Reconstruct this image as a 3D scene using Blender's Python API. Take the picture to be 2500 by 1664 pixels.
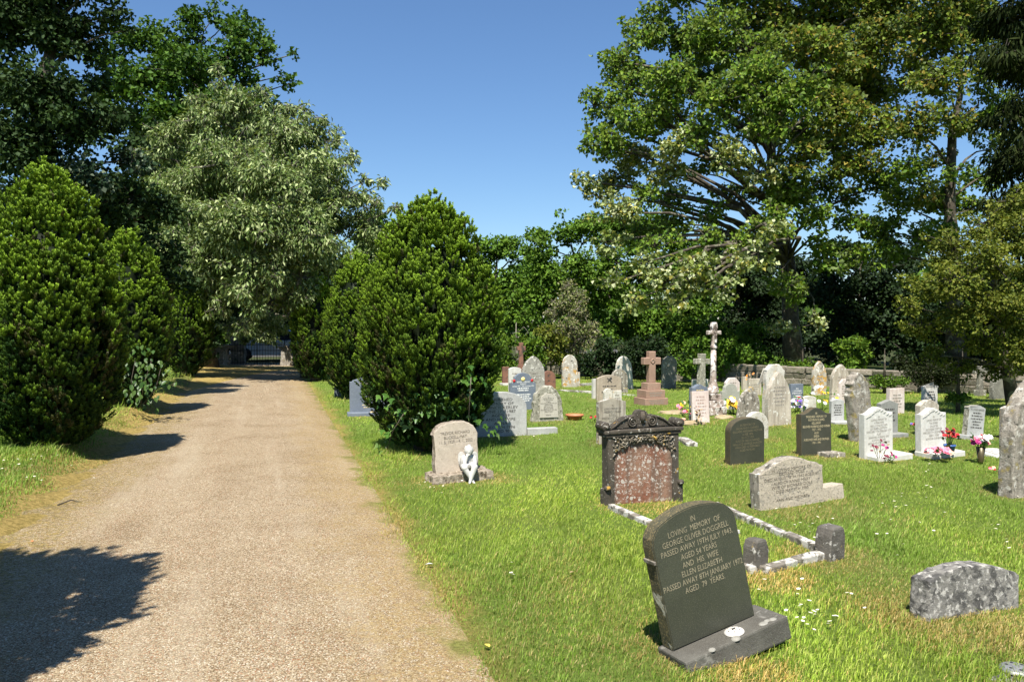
import bpy, bmesh, math, random
import numpy as np
from mathutils import Vector, Matrix, Euler

for _o in list(bpy.data.objects):
    bpy.data.objects.remove(_o)
SC = bpy.context.scene
COL = SC.collection
R = math.radians

# ------------------------------------------------------------------ camera, sky, sun, exposure
CAM_H, FPX, PITCH = 1.75, 1925.0, R(1.25)
cam_d = bpy.data.cameras.new('camera')
cam_d.sensor_width = 36.0
cam_d.lens = 36.0 * FPX / 2500.0
cam_d.clip_start, cam_d.clip_end = 0.05, 800
cam = bpy.data.objects.new('camera', cam_d)
COL.objects.link(cam)
cam.location = (0, 0, CAM_H)
cam.rotation_euler = (R(90) - PITCH, 0, 0)
SC.camera = cam

SUN_ELEV = R(60)
SHADOW = Vector((0.17, 0.985, 0)).normalized()          # the way shadows fall on the ground
to_sun = Vector((-SHADOW.x * math.cos(SUN_ELEV), -SHADOW.y * math.cos(SUN_ELEV), math.sin(SUN_ELEV)))
W = bpy.data.worlds.new('World')
SC.world = W
W.use_nodes = True
nt = W.node_tree
sky = nt.nodes.new('ShaderNodeTexSky')
sky.sky_type = 'NISHITA'
sky.sun_disc = False
sky.sun_elevation = SUN_ELEV
sky.sun_rotation = math.atan2(to_sun.x, to_sun.y)
sky.altitude = 60
sky.air_density = 1.2
sky.dust_density = 0.0
sky.ozone_density = 10.0
bg = nt.nodes['Background']
bg.inputs['Strength'].default_value = 0.066
nt.links.new(sky.outputs[0], bg.inputs['Color'])
sun_d = bpy.data.lights.new('sun', 'SUN')
sun_d.energy = 5.0
sun_d.angle = R(0.53)
sun_d.color = (1.0, 0.95, 0.86)
sun = bpy.data.objects.new('sun', sun_d)
COL.objects.link(sun)
sun.rotation_euler = to_sun.to_track_quat('Z', 'Y').to_euler()
vs = SC.view_settings
vs.view_transform = 'Standard'
vs.look = 'None'
vs.exposure = 1.1
vs.gamma = 1.0
vs.use_curve_mapping = False
SC.cycles.max_bounces = 6
SC.cycles.diffuse_bounces = 3
SC.cycles.transmission_bounces = 4
SC.cycles.transparent_max_bounces = 4
SC.cycles.use_adaptive_sampling = True
SC.cycles.adaptive_threshold = 0.02

rng = np.random.default_rng(7)
random.seed(7)

# ------------------------------------------------------------------ where a point of the photograph lies in the place
def ray(px, py):
    u, v = (px - 1250) / FPX, (832 - py) / FPX
    return Vector((u, math.cos(PITCH) + v * math.sin(PITCH), -math.sin(PITCH) + v * math.cos(PITCH)))
def ground(px, py, z=0.0):
    d = ray(px, py)
    t = (z - CAM_H) / d.z
    return Vector((d.x * t, d.y * t, z))
def at(px, py, Y):
    d = ray(px, py)
    t = Y / d.y
    return Vector((d.x * t, Y, CAM_H + d.z * t))
def proj_x(P):
    d = P.y * math.cos(PITCH) - (P.z - CAM_H) * math.sin(PITCH)
    return 1250 + FPX * P.x / d

PATH_R, PATH_L = 0.86, -2.05           # the gravel's two edges, measured across the path
def across(x, y):
    return x * 0.956 + y * 0.292
def smooth(t):
    t = np.clip(t, 0, 1)
    return t * t * (3 - 2 * t)
def height(x, y):
    q = across(np.asarray(x, float), np.asarray(y, float))
    bank = 0.20 * smooth((PATH_L + 0.05 - q) / 0.55) + 0.12 * smooth((PATH_L - 0.5 - q) / 2.0)
    bank = bank * (1 - smooth((np.asarray(y, float) - 30.0) / 2.5))
    lawn = smooth((q - PATH_R) / 1.5) * (0.016 * np.sin(x * 1.7 + y * 0.9) + 0.012 * np.sin(x * 0.8 - y * 2.1 + 1.0))
    return bank + lawn
_ns = np.random.default_rng(3)
_nd = [(_ns.normal(size=2), _ns.uniform(0, 6.28)) for _ in range(14)]
def vnoise(x, y, s=1.0):
    v = 0
    for k, (d, ph) in enumerate(_nd):
        v = v + np.sin((x * d[0] + y * d[1]) * s * (0.7 + 0.15 * k) + ph)
    return v / 5.3

# ------------------------------------------------------------------ helpers: objects
def tag(o, label=None, cat=None, group=None, kind=None):
    if label: o['label'] = label
    if cat: o['category'] = cat
    if group: o['group'] = group
    if kind: o['kind'] = kind
    return o
def empty(name, loc=(0, 0, 0), rot=(0, 0, 0)):
    o = bpy.data.objects.new(name, None)
    COL.objects.link(o)
    o.location = loc
    o.rotation_euler = rot
    o.empty_display_size = 0.1
    return o
def link(name, me, mat=None, parent=None, loc=None, rot=None):
    o = bpy.data.objects.new(name, me)
    COL.objects.link(o)
    if mat is not None:
        if len(me.materials) == 0:
            me.materials.append(mat)
    if parent: o.parent = parent
    if loc is not None: o.location = loc
    if rot is not None: o.rotation_euler = rot
    return o
def bm_obj(name, bm, mat=None, parent=None, smooth_=False, loc=None, rot=None):
    me = bpy.data.meshes.new(name)
    bmesh.ops.recalc_face_normals(bm, faces=bm.faces)
    bm.to_mesh(me)
    bm.free()
    if smooth_:
        me.polygons.foreach_set('use_smooth', [True] * len(me.polygons))
    return link(name, me, mat, parent, loc, rot)
def np_mesh(name, V, T, mat=None, parent=None, cols=None, smooth_=False, nv=3):
    V = np.ascontiguousarray(V, dtype=np.float32).reshape(-1, 3)
    T = np.ascontiguousarray(T, dtype=np.int32).reshape(-1, nv)
    me = bpy.data.meshes.new(name)
    me.vertices.add(len(V)); me.vertices.foreach_set('co', V.ravel())
    me.loops.add(T.size); me.loops.foreach_set('vertex_index', T.ravel())
    me.polygons.add(len(T))
    me.polygons.foreach_set('loop_start', np.arange(0, T.size, nv, dtype=np.int32))
    if smooth_:
        me.polygons.foreach_set('use_smooth', np.ones(len(T), dtype=bool))
    me.update(calc_edges=True)
    if cols is not None:
        a = me.attributes.new('Col', 'FLOAT_COLOR', 'POINT')
        c = np.ones((len(V), 4), dtype=np.float32)
        c[:, :3] = cols
        a.data.foreach_set('color', c.ravel())
    return link(name, me, mat, parent)
def add_box(bm, c, s, rotz=0.0, bevel=0.0, jitter=0.0):
    r = bmesh.ops.create_cube(bm, size=1.0)
    vs_ = r['verts']
    M = Matrix.Translation(Vector(c)) @ Matrix.Rotation(rotz, 4, 'Z') @ Matrix.Diagonal((s[0], s[1], s[2], 1))
    bmesh.ops.transform(bm, matrix=M, verts=vs_)
    if jitter:
        for v in vs_:
            v.co += Vector((random.uniform(-1, 1), random.uniform(-1, 1), random.uniform(-1, 1))) * jitter
    if bevel:
        es = set()
        for v in vs_: es.update(v.link_edges)
        bmesh.ops.bevel(bm, geom=list(es), offset=bevel, segments=2, affect='EDGES', profile=0.6)
def tube_arrays(pts, rad, sides=7):
    pts = [Vector(p) for p in pts]
    V, T = [], []
    n = len(pts)
    up = Vector((0.3, 0.9, 0.1)).normalized()
    for i, p in enumerate(pts):
        d = (pts[min(i + 1, n - 1)] - pts[max(i - 1, 0)]).normalized()
        a = d.cross(up)
        if a.length < 1e-3: a = d.cross(Vector((1, 0, 0)))
        a.normalize()
        b = d.cross(a)
        for k in range(sides):
            t = 2 * math.pi * k / sides
            V.append(p + (a * math.cos(t) + b * math.sin(t)) * rad[i])
    for i in range(n - 1):
        for k in range(sides):
            k2 = (k + 1) % sides
            a0, a1 = i * sides + k, i * sides + k2
            b0, b1 = a0 + sides, a1 + sides
            T += [(a0, a1, b1), (a0, b1, b0)]
    V.append(pts[0]); V.append(pts[-1])
    for k in range(sides):
        k2 = (k + 1) % sides
        T.append((len(V) - 2, k2, k))
        T.append((len(V) - 1, (n - 1) * sides + k, (n - 1) * sides + k2))
    return np.array([tuple(v) for v in V]), np.array(T)
def tube(name, pts, rad, mat, parent=None, sides=7):
    V, T = tube_arrays(pts, rad, sides)
    return np_mesh(name, V, T, mat, parent, smooth_=True)
def lathe(name, prof, mat, parent=None, seg=20, loc=None, rot=None, sx=1.0):
    n = len(prof)
    V, T = [], []
    for (r, z) in prof:
        for k in range(seg):
            t = 2 * math.pi * k / seg
            V.append((r * math.cos(t) * sx, r * math.sin(t), z))
    for i in range(n - 1):
        for k in range(seg):
            k2 = (k + 1) % seg
            T.append((i * seg + k, i * seg + k2, (i + 1) * seg + k2))
            T.append((i * seg + k, (i + 1) * seg + k2, (i + 1) * seg + k))
    o = np_mesh(name, V, T, mat, parent, smooth_=True)
    if loc is not None: o.location = loc
    if rot is not None: o.rotation_euler = rot
    return o

# ------------------------------------------------------------------ helpers: materials
class Mat:
    def __init__(s, name):
        s.m = bpy.data.materials.new(name)
        s.m.use_nodes = True
        s.t = s.m.node_tree
        s.t.nodes.clear()
        s.out = s.t.nodes.new('ShaderNodeOutputMaterial')
    def n(s, typ, ins=None, **props):
        nd = s.t.nodes.new('ShaderNode' + typ)
        for k, v in props.items(): setattr(nd, k, v)
        for k, v in (ins or {}).items():
            sock = nd.inputs[k]
            if isinstance(v, bpy.types.NodeSocket): s.t.links.new(v, sock)
            elif isinstance(v, bpy.types.Node): s.t.links.new(v.outputs[0], sock)
            else:
                if sock.type == 'RGBA' and len(v) == 3: v = (*v, 1)
                sock.default_value = v
        return nd
    def mix(s, f, a, b, blend='MIX'):
        nd = s.t.nodes.new('ShaderNodeMix')
        nd.data_type = 'RGBA'
        nd.blend_type = blend
        for i, v in ((0, f), (6, a), (7, b)):
            if isinstance(v, bpy.types.NodeSocket): s.t.links.new(v, nd.inputs[i])
            elif isinstance(v, bpy.types.Node): s.t.links.new(v.outputs[0], nd.inputs[i])
            else:
                if i and len(v) == 3: v = (*v, 1)
                nd.inputs[i].default_value = v
        return nd.outputs[2]
    def math(s, op, a, b=0.0):
        nd = s.t.nodes.new('ShaderNodeMath')
        nd.operation = op
        for i, v in ((0, a), (1, b)):
            if isinstance(v, bpy.types.NodeSocket): s.t.links.new(v, nd.inputs[i])
            elif isinstance(v, bpy.types.Node): s.t.links.new(v.outputs[0], nd.inputs[i])
            else: nd.inputs[i].default_value = v
        return nd.outputs[0]
    def step(s, v, lo, hi):
        nd = s.n('MapRange', {'Value': v, 'From Min': lo, 'From Max': hi})
        nd.interpolation_type = 'SMOOTHSTEP'
        return nd.outputs[0]
    def noise(s, co, scale, detail=4, rough=0.6, dist=0.0):
        return s.n('TexNoise', {'Vector': co, 'Scale': scale, 'Detail': detail, 'Roughness': rough, 'Distortion': dist}).outputs[0]
    def done(s, shader):
        s.t.links.new(shader.outputs[0] if isinstance(shader, bpy.types.Node) else shader, s.out.inputs['Surface'])
        return s.m
def own_coords(m):
    tc = m.n('TexCoord')
    oi = m.n('ObjectInfo')
    sc = m.n('VectorMath', {0: oi.outputs['Random'], 'Scale': 37.0}, operation='SCALE')
    nd = m.n('VectorMath', {0: tc.outputs['Object'], 1: sc.outputs[0]}, operation='ADD')
    return nd.outputs[0]
def stone_mat(name, c1, c2, scale=5.0, spots=(), speck=0.0, speck_col=(0.02, 0.02, 0.02), streak=None, rough=0.85, bump=0.3,
              bscale=60.0, spec=0.3, speck_scale=260.0, rim=None):
    m = Mat(name)
    co = own_coords(m)
    col = m.mix(m.step(m.noise(co, scale, 6, 0.65), 0.36, 0.66), c1, c2)
    fine = m.noise(co, scale * 9, 4, 0.7)
    col = m.mix(m.step(fine, 0.3, 0.75), m.mix(0.22, col, (0.02, 0.02, 0.018)), col)
    if streak:
        sv = m.n('Mapping', {'Vector': co, 'Scale': (14, 14, 1.1)})
        col = m.mix(m.math('MULTIPLY', m.step(m.noise(sv.outputs[0], 1.6, 4, 0.6), 0.46, 0.66), 0.8), col, streak)
    for (sc_col, s_sc, lo, hi) in spots:
        w = m.noise(co, s_sc, 5, 0.6, 0.4)
        col = m.mix(m.step(w, lo - 0.05, hi - 0.05), col, sc_col)
    if speck:
        sp = m.noise(co, speck_scale, 2, 0.6)
        col = m.mix(m.math('MULTIPLY', m.step(sp, 0.52, 0.64), speck), col, speck_col)
    b = m.n('Bump', {'Height': m.noise(co, bscale, 6, 0.7), 'Strength': bump, 'Distance': 0.02})
    p = m.n('BsdfPrincipled', {'Base Color': col, 'Roughness': rough, 'Specular IOR Level': spec, 'Normal': b})
    return m.done(p)
def plain_mat(name, c, rough=0.6, metal=0.0, spec=0.4, var=0.15):
    m = Mat(name)
    co = own_coords(m)
    col = m.mix(m.step(m.noise(co, 12, 4), 0.3, 0.7), [x * (1 - var) for x in c], [min(1, x * (1 + var)) for x in c])
    return m.done(m.n('BsdfPrincipled', {'Base Color': col, 'Roughness': rough, 'Metallic': metal, 'Specular IOR Level': spec}))
def leaf_mat(name, under=None, trans=0.3, rough=0.55, spec=0.12, warm=(1.15, 1.1, 0.5)):
    m = Mat(name)
    a = m.n('Attribute', attribute_name='Col')
    col = a.outputs['Color']
    if under:
        g = m.n('NewGeometry')
        col = m.mix(g.outputs['Backfacing'], col, m.mix(0.75, col, under))
    p = m.n('BsdfPrincipled', {'Base Color': col, 'Roughness': rough, 'Specular IOR Level': spec})
    tcol = m.mix(1.0, col, warm, 'MULTIPLY')
    t = m.n('BsdfTranslucent', {'Color': tcol})
    mx = m.n('MixShader', {0: trans, 1: p.outputs[0], 2: t.outputs[0]})
    return m.done(mx)

# ------------------------------------------------------------------ the ground and the gravel path
def across_node(m):
    g = m.n('NewGeometry')
    d = m.n('VectorMath', {0: g.outputs['Position'], 1: (0.956, 0.292, 0.0)}, operation='DOT_PRODUCT')
    return g.outputs['Position'], d.outputs['Value']
def lawn_soil():
    m = Mat('lawn')
    pos, q = across_node(m)
    wob = m.math('MULTIPLY', m.math('SUBTRACT', m.noise(pos, 1.6, 4), 0.5), 0.9)
    big = m.noise(pos, 0.55, 4)
    mid = m.noise(pos, 5.0, 5, 0.7)
    green = m.mix(m.step(mid, 0.3, 0.7), (0.13, 0.20, 0.028), (0.21, 0.29, 0.055))
    green = m.mix(m.step(big, 0.45, 0.7), green, (0.21, 0.25, 0.055))
    fine = m.noise(pos, 90.0, 3, 0.8)
    green = m.mix(m.step(fine, 0.35, 0.7), m.mix(0.45, green, (0.03, 0.045, 0.01)), green)
    ochre = m.mix(m.step(m.noise(pos, 22, 5, 0.75), 0.38, 0.66), (0.24, 0.18, 0.055), (0.44, 0.32, 0.11))
    qq = m.math('ADD', q, wob)
    e_r = m.step(qq, PATH_R + 0.50, PATH_R + 0.05)
    e_l = m.step(qq, PATH_L - 0.85, PATH_L - 0.35)
    py_ = m.n('SeparateXYZ', {'Vector': pos}).outputs[1]
    e = m.math('MULTIPLY', m.math('MULTIPLY', e_r, e_l), m.step(py_, 31.5, 30.0))
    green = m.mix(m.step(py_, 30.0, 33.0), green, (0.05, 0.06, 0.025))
    col = m.mix(e, green, ochre)
    b = m.n('Bump', {'Height': m.noise(pos, 45, 5, 0.8), 'Strength': 0.9, 'Distance': 0.05})
    return m.done(m.n('BsdfPrincipled', {'Base Color': col, 'Roughness': 0.95, 'Specular IOR Level': 0.1, 'Normal': b}))
def gravel():
    m = Mat('gravel')
    pos, q = across_node(m)
    vo = m.n('TexVoronoi', {'Vector': pos, 'Scale': 150.0, 'Randomness': 1.0})
    vf = m.n('TexVoronoi', {'Vector': pos, 'Scale': 150.0, 'Randomness': 1.0}, feature='DISTANCE_TO_EDGE')
    sep = m.n('SeparateColor', {'Color': vo.outputs['Color']})
    peb = m.mix(m.step(sep.outputs[0], 0.1, 0.95), (0.18, 0.125, 0.070), (0.485, 0.385, 0.245))
    peb = m.mix(m.step(sep.outputs[1], 0.86, 0.93), peb, (0.66, 0.585, 0.45))
    peb = m.mix(m.step(sep.outputs[2], 0.90, 0.97), peb, (0.36, 0.17, 0.085))
    gap = m.step(vf.outputs['Distance'], 0.0, 0.0022)
    col = m.mix(gap, m.mix(0.55, peb, (0.07, 0.045, 0.025)), peb)
    patch = m.noise(pos, 1.3, 5, 0.65)
    col = m.mix(m.math('MULTIPLY', m.step(patch, 0.42, 0.72), 0.5), col, m.mix(1.0, col, (0.66, 0.60, 0.52), 'MULTIPLY'))
    al = m.n('VectorMath', {0: pos, 1: (-0.292, 0.956, 0.0)}, operation='DOT_PRODUCT').outputs['Value']
    tr = m.n('CombineXYZ', {'X': m.math('MULTIPLY', q, 2.2), 'Y': m.math('MULTIPLY', al, 0.16)})
    worn = m.noise(tr.outputs[0], 1.0, 5, 0.6)
    col = m.mix(m.math('MULTIPLY', m.step(worn, 0.50, 0.68), 0.40), col, (0.48, 0.40, 0.285))
    col = m.mix(m.math('MULTIPLY', m.step(worn, 0.47, 0.32), 0.25), col, m.mix(1.0, col, (0.62, 0.57, 0.50), 'MULTIPLY'))
    # straw and moss creep in from both edges
    wob = m.math('MULTIPLY', m.math('SUBTRACT', m.noise(pos, 2.2, 5, 0.65), 0.5), 1.5)
    qq = m.math('ADD', q, wob)
    ochre = m.mix(m.step(m.noise(pos, 60, 4, 0.8), 0.4, 0.62), (0.25, 0.17, 0.065), (0.49, 0.355, 0.15))
    moss = m.mix(m.step(m.noise(pos, 30, 4, 0.8), 0.42, 0.6), (0.13, 0.10, 0.03), (0.36, 0.26, 0.06))
    speck = m.step(m.noise(pos, 26, 6, 0.85), 0.40, 0.58)
    e_r = m.math('MAXIMUM', m.math('MULTIPLY', m.step(qq, PATH_R - 0.75, PATH_R - 0.05), speck), m.step(qq, PATH_R - 0.12, PATH_R + 0.3))
    e_l = m.math('MAXIMUM', m.math('MULTIPLY', m.step(qq, PATH_L + 0.95, PATH_L + 0.1), speck), m.step(qq, PATH_L + 0.2, PATH_L - 0.15))
    col = m.mix(m.math('MULTIPLY', e_r, 0.75), col, ochre)
    col = m.mix(m.math('MULTIPLY', e_l, 0.85), col, moss)
    turf = m.mix(m.step(m.noise(pos, 40, 4, 0.8), 0.4, 0.62), (0.12, 0.13, 0.025), (0.24, 0.24, 0.06))
    t_r = m.step(qq, PATH_R + 0.0, PATH_R + 0.40)
    t_l = m.step(qq, PATH_L - 0.10, PATH_L - 0.50)
    col = m.mix(m.math('MAXIMUM', t_r, t_l), col, turf)
    h = m.math('ADD', m.math('MULTIPLY', vf.outputs['Distance'], 60.0), m.math('MULTIPLY', m.noise(pos, 7, 4), 0.6))
    b = m.n('Bump', {'Height': h, 'Strength': 0.55, 'Distance': 0.012})
    return m.done(m.n('BsdfPrincipled', {'Base Color': col, 'Roughness': 0.9, 'Specular IOR Level': 0.2, 'Normal': b}))

def axis_steps(a, b, fine_a, fine_b, d_fine, d_far):
    v = [a]
    while v[-1] < b:
        x = v[-1]
        v.append(x + (d_fine if fine_a <= x < fine_b else d_far))
    return np.array(v)
gx = axis_steps(-200, 200, -13, 15, 0.3, 6.0)
gy = axis_steps(-60, 320, -1, 32, 0.3, 6.0)
GX, GY = np.meshgrid(gx, gy)
GZ = height(GX, GY)
V = np.stack([GX, GY, GZ], -1).reshape(-1, 3)
nx = len(gx)
ii, jj = np.meshgrid(np.arange(len(gy) - 1), np.arange(nx - 1), indexing='ij')
a = (ii * nx + jj).ravel()
T = np.stack([a, a + 1, a + nx + 1, a + nx], -1)
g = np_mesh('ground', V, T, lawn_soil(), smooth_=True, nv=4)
tag(g, 'short grass lawn of the churchyard', None, kind='structure')

D_AX, D_CR = Vector((-0.292, 0.956, 0)), Vector((0.956, 0.292, 0))
ss = np.arange(-6, 36.0, 0.12)
NCR = 44
cr = np.linspace(0, 1, NCR)
jl = np.cumsum(rng.normal(0, 0.035, len(ss))); jl -= np.convolve(np.pad(jl, 15, 'edge'), np.ones(31) / 31, 'valid')
jr = np.cumsum(rng.normal(0, 0.035, len(ss))); jr -= np.convolve(np.pad(jr, 15, 'edge'), np.ones(31) / 31, 'valid')
PV = []
for k, s_ in enumerate(ss):
    ql, qr = PATH_L - 0.50 + jl[k], PATH_R + 0.55 + jr[k]
    for c in cr:
        q = ql + (qr - ql) * c
        p = D_AX * s_ + D_CR * q
        camber = 0.03
        PV.append((p.x, p.y, float(height(p.x, p.y)) + 0.010 - 0.032 * float(smooth((q - PATH_R - 0.02) / 0.42)) - 0.05 * float(smooth((PATH_L - 0.02 - q) / 0.4)) + camber * max(0.0, 1 - 2 * abs((q - PATH_L) / (PATH_R - PATH_L) - 0.5)) ** 0.5))
ii, jj = np.meshgrid(np.arange(len(ss) - 1), np.arange(NCR - 1), indexing='ij')
a = (ii * NCR + jj).ravel()
pth = np_mesh('path', PV, np.stack([a, a + 1, a + NCR + 1, a + NCR], -1), gravel(), smooth_=True, nv=4)
tag(pth, 'straight beige gravel path leading to the gate', None, kind='structure')

# the lane beyond the gate
m = Mat('asphalt')
pos, q = across_node(m)
col = m.mix(m.noise(pos, 30, 4), (0.035, 0.035, 0.035), (0.075, 0.07, 0.065))
m_asph = m.done(m.n('BsdfPrincipled', {'Base Color': col, 'Roughness': 0.9}))
lp = [(-45, 31.6), (25, 53.0), (23, 59.5), (-47, 38.2)]
ln = np_mesh('road', [(x, y, 0.012) for x, y in lp], [(0, 1, 2, 3)], m_asph, nv=4)
tag(ln, 'lane beyond the churchyard gate', None, kind='structure')

# ------------------------------------------------------------------ stone materials
GREY = stone_mat('grey_granite', (0.36, 0.36, 0.34), (0.46, 0.46, 0.44), 3, speck=0.55, speck_col=(0.15, 0.15, 0.15), rough=0.7, bump=0.15)
PALE = stone_mat('pale_limestone', (0.52, 0.46, 0.375), (0.39, 0.34, 0.27), 4, streak=(0.25, 0.215, 0.17), spots=[((0.55, 0.53, 0.47), 16, 0.62, 0.7)])
PALE_LICHEN = stone_mat('pale_limestone_with_orange_lichen', (0.46, 0.43, 0.37), (0.36, 0.32, 0.26), 4,
                        spots=[((0.42, 0.24, 0.06), 5, 0.53, 0.63), ((0.62, 0.60, 0.55), 14, 0.6, 0.68), ((0.10, 0.09, 0.075), 9, 0.64, 0.72)])
WHITE_LICHEN = stone_mat('white_stone_with_lichen', (0.60, 0.57, 0.50), (0.46, 0.43, 0.37), 6, spots=[((0.30, 0.27, 0.2), 20, 0.62, 0.7), ((0.5, 0.33, 0.14), 6, 0.66, 0.74)])
OLD = stone_mat('old_grey_stone', (0.34, 0.305, 0.25), (0.22, 0.195, 0.155), 5, streak=(0.13, 0.118, 0.095),
                spots=[((0.56, 0.54, 0.48), 15, 0.60, 0.68), ((0.06, 0.055, 0.045), 10, 0.62, 0.7), ((0.36, 0.25, 0.08), 8, 0.68, 0.76)], bump=0.5)
RUGGED = stone_mat('rugged_lichen_stone', (0.36, 0.32, 0.265), (0.24, 0.21, 0.17), 7, streak=(0.16, 0.14, 0.11), spots=[((0.50, 0.47, 0.41), 12, 0.56, 0.72),
                   ((0.26, 0.205, 0.07), 7, 0.62, 0.74), ((0.09, 0.08, 0.065), 18, 0.60, 0.72)], bump=0.8, bscale=35)
DAPPLE = stone_mat('old_green_grey_stone', (0.22, 0.21, 0.17), (0.14, 0.135, 0.11), 6, spots=[((0.4, 0.38, 0.32), 12, 0.6, 0.7)])
MARBLE = stone_mat('white_marble', (0.62, 0.605, 0.565), (0.55, 0.535, 0.49), 2, streak=(0.48, 0.465, 0.42), rough=0.5, bump=0.06)
SLATE = stone_mat('blue_grey_slate', (0.125, 0.15, 0.19), (0.155, 0.18, 0.22), 3, speck=0.35, speck_col=(0.28, 0.31, 0.35), rough=0.55, bump=0.1)
GREENGRAN = stone_mat('dark_green_granite', (0.036, 0.038, 0.025), (0.048, 0.050, 0.034), 3, speck=0.5, speck_col=(0.10, 0.10, 0.07), rough=0.45, bump=0.06, spec=0.45, speck_scale=170)
GREENEDGE = stone_mat('mossy_granite_edge', (0.10, 0.085, 0.045), (0.055, 0.055, 0.035), 14, speck=0.7, speck_col=(0.22, 0.17, 0.08), speck_scale=90,
                      spots=[((0.42, 0.40, 0.33), 7, 0.66, 0.72)], bump=0.5)
PLINTHG = stone_mat('grey_granite_plinth', (0.072, 0.066, 0.054), (0.10, 0.094, 0.078), 4, speck=0.4, speck_col=(0.2, 0.2, 0.18),
                    spots=[((0.20, 0.19, 0.165), 9, 0.66, 0.76)], bump=0.3)
BLACKISH = stone_mat('dark_olive_granite', (0.040, 0.042, 0.030), (0.055, 0.055, 0.040), 4, speck=0.35, speck_col=(0.10, 0.095, 0.06), rough=0.55, bump=0.1)
BLACKEDGE = stone_mat('dark_brown_granite_edge', (0.085, 0.065, 0.035), (0.055, 0.05, 0.032), 12, speck=0.5, speck_col=(0.16, 0.12, 0.06), bump=0.4)
ROSEB = stone_mat('rose_brown_granite', (0.30, 0.19, 0.135), (0.35, 0.23, 0.17), 3, speck=0.4, speck_col=(0.20, 0.12, 0.09), rough=0.7, bump=0.12)
REDST = stone_mat('red_sandstone', (0.24, 0.115, 0.075), (0.17, 0.085, 0.06), 5, spots=[((0.07, 0.05, 0.04), 6, 0.58, 0.68)])
PINK = stone_mat('pinkish_marble', (0.55, 0.45, 0.40), (0.64, 0.57, 0.53), 3, streak=(0.42, 0.33, 0.29), rough=0.65, bump=0.12)
BEIGE = stone_mat('beige_sandstone', (0.42, 0.35, 0.265), (0.35, 0.29, 0.22), 4, streak=(0.25, 0.205, 0.15), spots=[((0.14, 0.12, 0.09), 26, 0.66, 0.72)], bump=0.2)
BEIGE_PIT = stone_mat('pitted_beige_stone', (0.47, 0.405, 0.315), (0.40, 0.345, 0.27), 4, spots=[((0.17, 0.155, 0.13), 48, 0.62, 0.68), ((0.27, 0.245, 0.20), 8, 0.62, 0.74)], bump=0.5, bscale=50)
TAN = stone_mat('warm_tan_stone', (0.44, 0.375, 0.295), (0.48, 0.415, 0.335), 3, spots=[((0.27, 0.215, 0.155), 30, 0.65, 0.72)], bump=0.2)
TANROUGH = stone_mat('rough_cut_tan_stone', (0.34, 0.285, 0.22), (0.25, 0.205, 0.155), 10, spots=[((0.10, 0.075, 0.05), 22, 0.58, 0.66), ((0.48, 0.44, 0.37), 18, 0.63, 0.7)], bump=1.0, bscale=28)
HEWN = stone_mat('rough_hewn_grey_stone', (0.33, 0.315, 0.25), (0.24, 0.23, 0.18), 8, spots=[((0.12, 0.11, 0.08), 24, 0.6, 0.68), ((0.46, 0.44, 0.37), 14, 0.6, 0.68)], bump=1.0, bscale=30)
PANELP = stone_mat('smooth_cream_panel', (0.47, 0.44, 0.375), (0.42, 0.39, 0.33), 5, bump=0.08)
SOOT = stone_mat('sooty_carved_stone', (0.052, 0.043, 0.032), (0.095, 0.078, 0.058), 7,
                 spots=[((0.42, 0.40, 0.35), 30, 0.66, 0.70), ((0.34, 0.20, 0.035), 9, 0.68, 0.74)], bump=0.6, streak=(0.05, 0.044, 0.036))
m_ = Mat('flaking_red_sandstone')
co = own_coords(m_)
colr = m_.mix(m_.step(m_.noise(co, 4, 5), 0.35, 0.65), (0.185, 0.075, 0.046), (0.24, 0.14, 0.095))
gsep = m_.n('SeparateXYZ', {'Vector': m_.n('TexCoord').outputs['Object']})
edge_x = m_.step(m_.math('ABSOLUTE', gsep.outputs[0]), 0.23, 0.34)
edge_t = m_.step(gsep.outputs[2], 0.44, 0.62)
drip = m_.step(m_.noise(m_.n('Mapping', {'Vector': co, 'Scale': (9, 9, 0.7)}).outputs[0], 1.5, 4), 0.48, 0.62)
dk = m_.math('MAXIMUM', m_.math('MAXIMUM', edge_x, edge_t), m_.math('MULTIPLY', drip, 0.65))
colr = m_.mix(m_.math('MULTIPLY', dk, 0.85), colr, (0.095, 0.078, 0.062))
vor = m_.n('TexVoronoi', {'Vector': co, 'Scale': 21.0})
nmask = m_.step(m_.noise(co, 5, 4), 0.34, 0.50)
rad_ = m_.n('SeparateColor', {'Color': vor.outputs['Color']})
spot = m_.math('LESS_THAN', m_.math('ADD', vor.outputs['Distance'], m_.math('MULTIPLY', m_.noise(co, 60, 4), 0.28)), m_.math('MULTIPLY', rad_.outputs[0], 0.66))
colr = m_.mix(m_.math('MULTIPLY', m_.math('MULTIPLY', spot, nmask), 0.85), colr, (0.44, 0.40, 0.35))
colr = m_.mix(m_.math('MULTIPLY', m_.step(m_.noise(co, 40, 5, 0.8), 0.54, 0.62), nmask), colr, (0.48, 0.44, 0.39))
REDPANEL = m_.done(m_.n('BsdfPrincipled', {'Base Color': colr, 'Roughness': 0.9, 'Specular IOR Level': 0.15,
                  'Normal': m_.n('Bump', {'Height': m_.noise(co, 30, 6, 0.7), 'Strength': 0.6, 'Distance': 0.02})}))
KERB = stone_mat('whitish_lichen_kerb', (0.22, 0.195, 0.16), (0.12, 0.105, 0.085), 7, spots=[((0.45, 0.43, 0.39), 7, 0.50, 0.60), ((0.10, 0.09, 0.07), 18, 0.58, 0.66)], bump=0.5)
DARKPOST = stone_mat('dark_weathered_stone', (0.13, 0.118, 0.10), (0.085, 0.075, 0.063), 9, spots=[((0.42, 0.40, 0.36), 16, 0.63, 0.70), ((0.30, 0.22, 0.08), 10, 0.68, 0.74)], bump=0.6)
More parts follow.
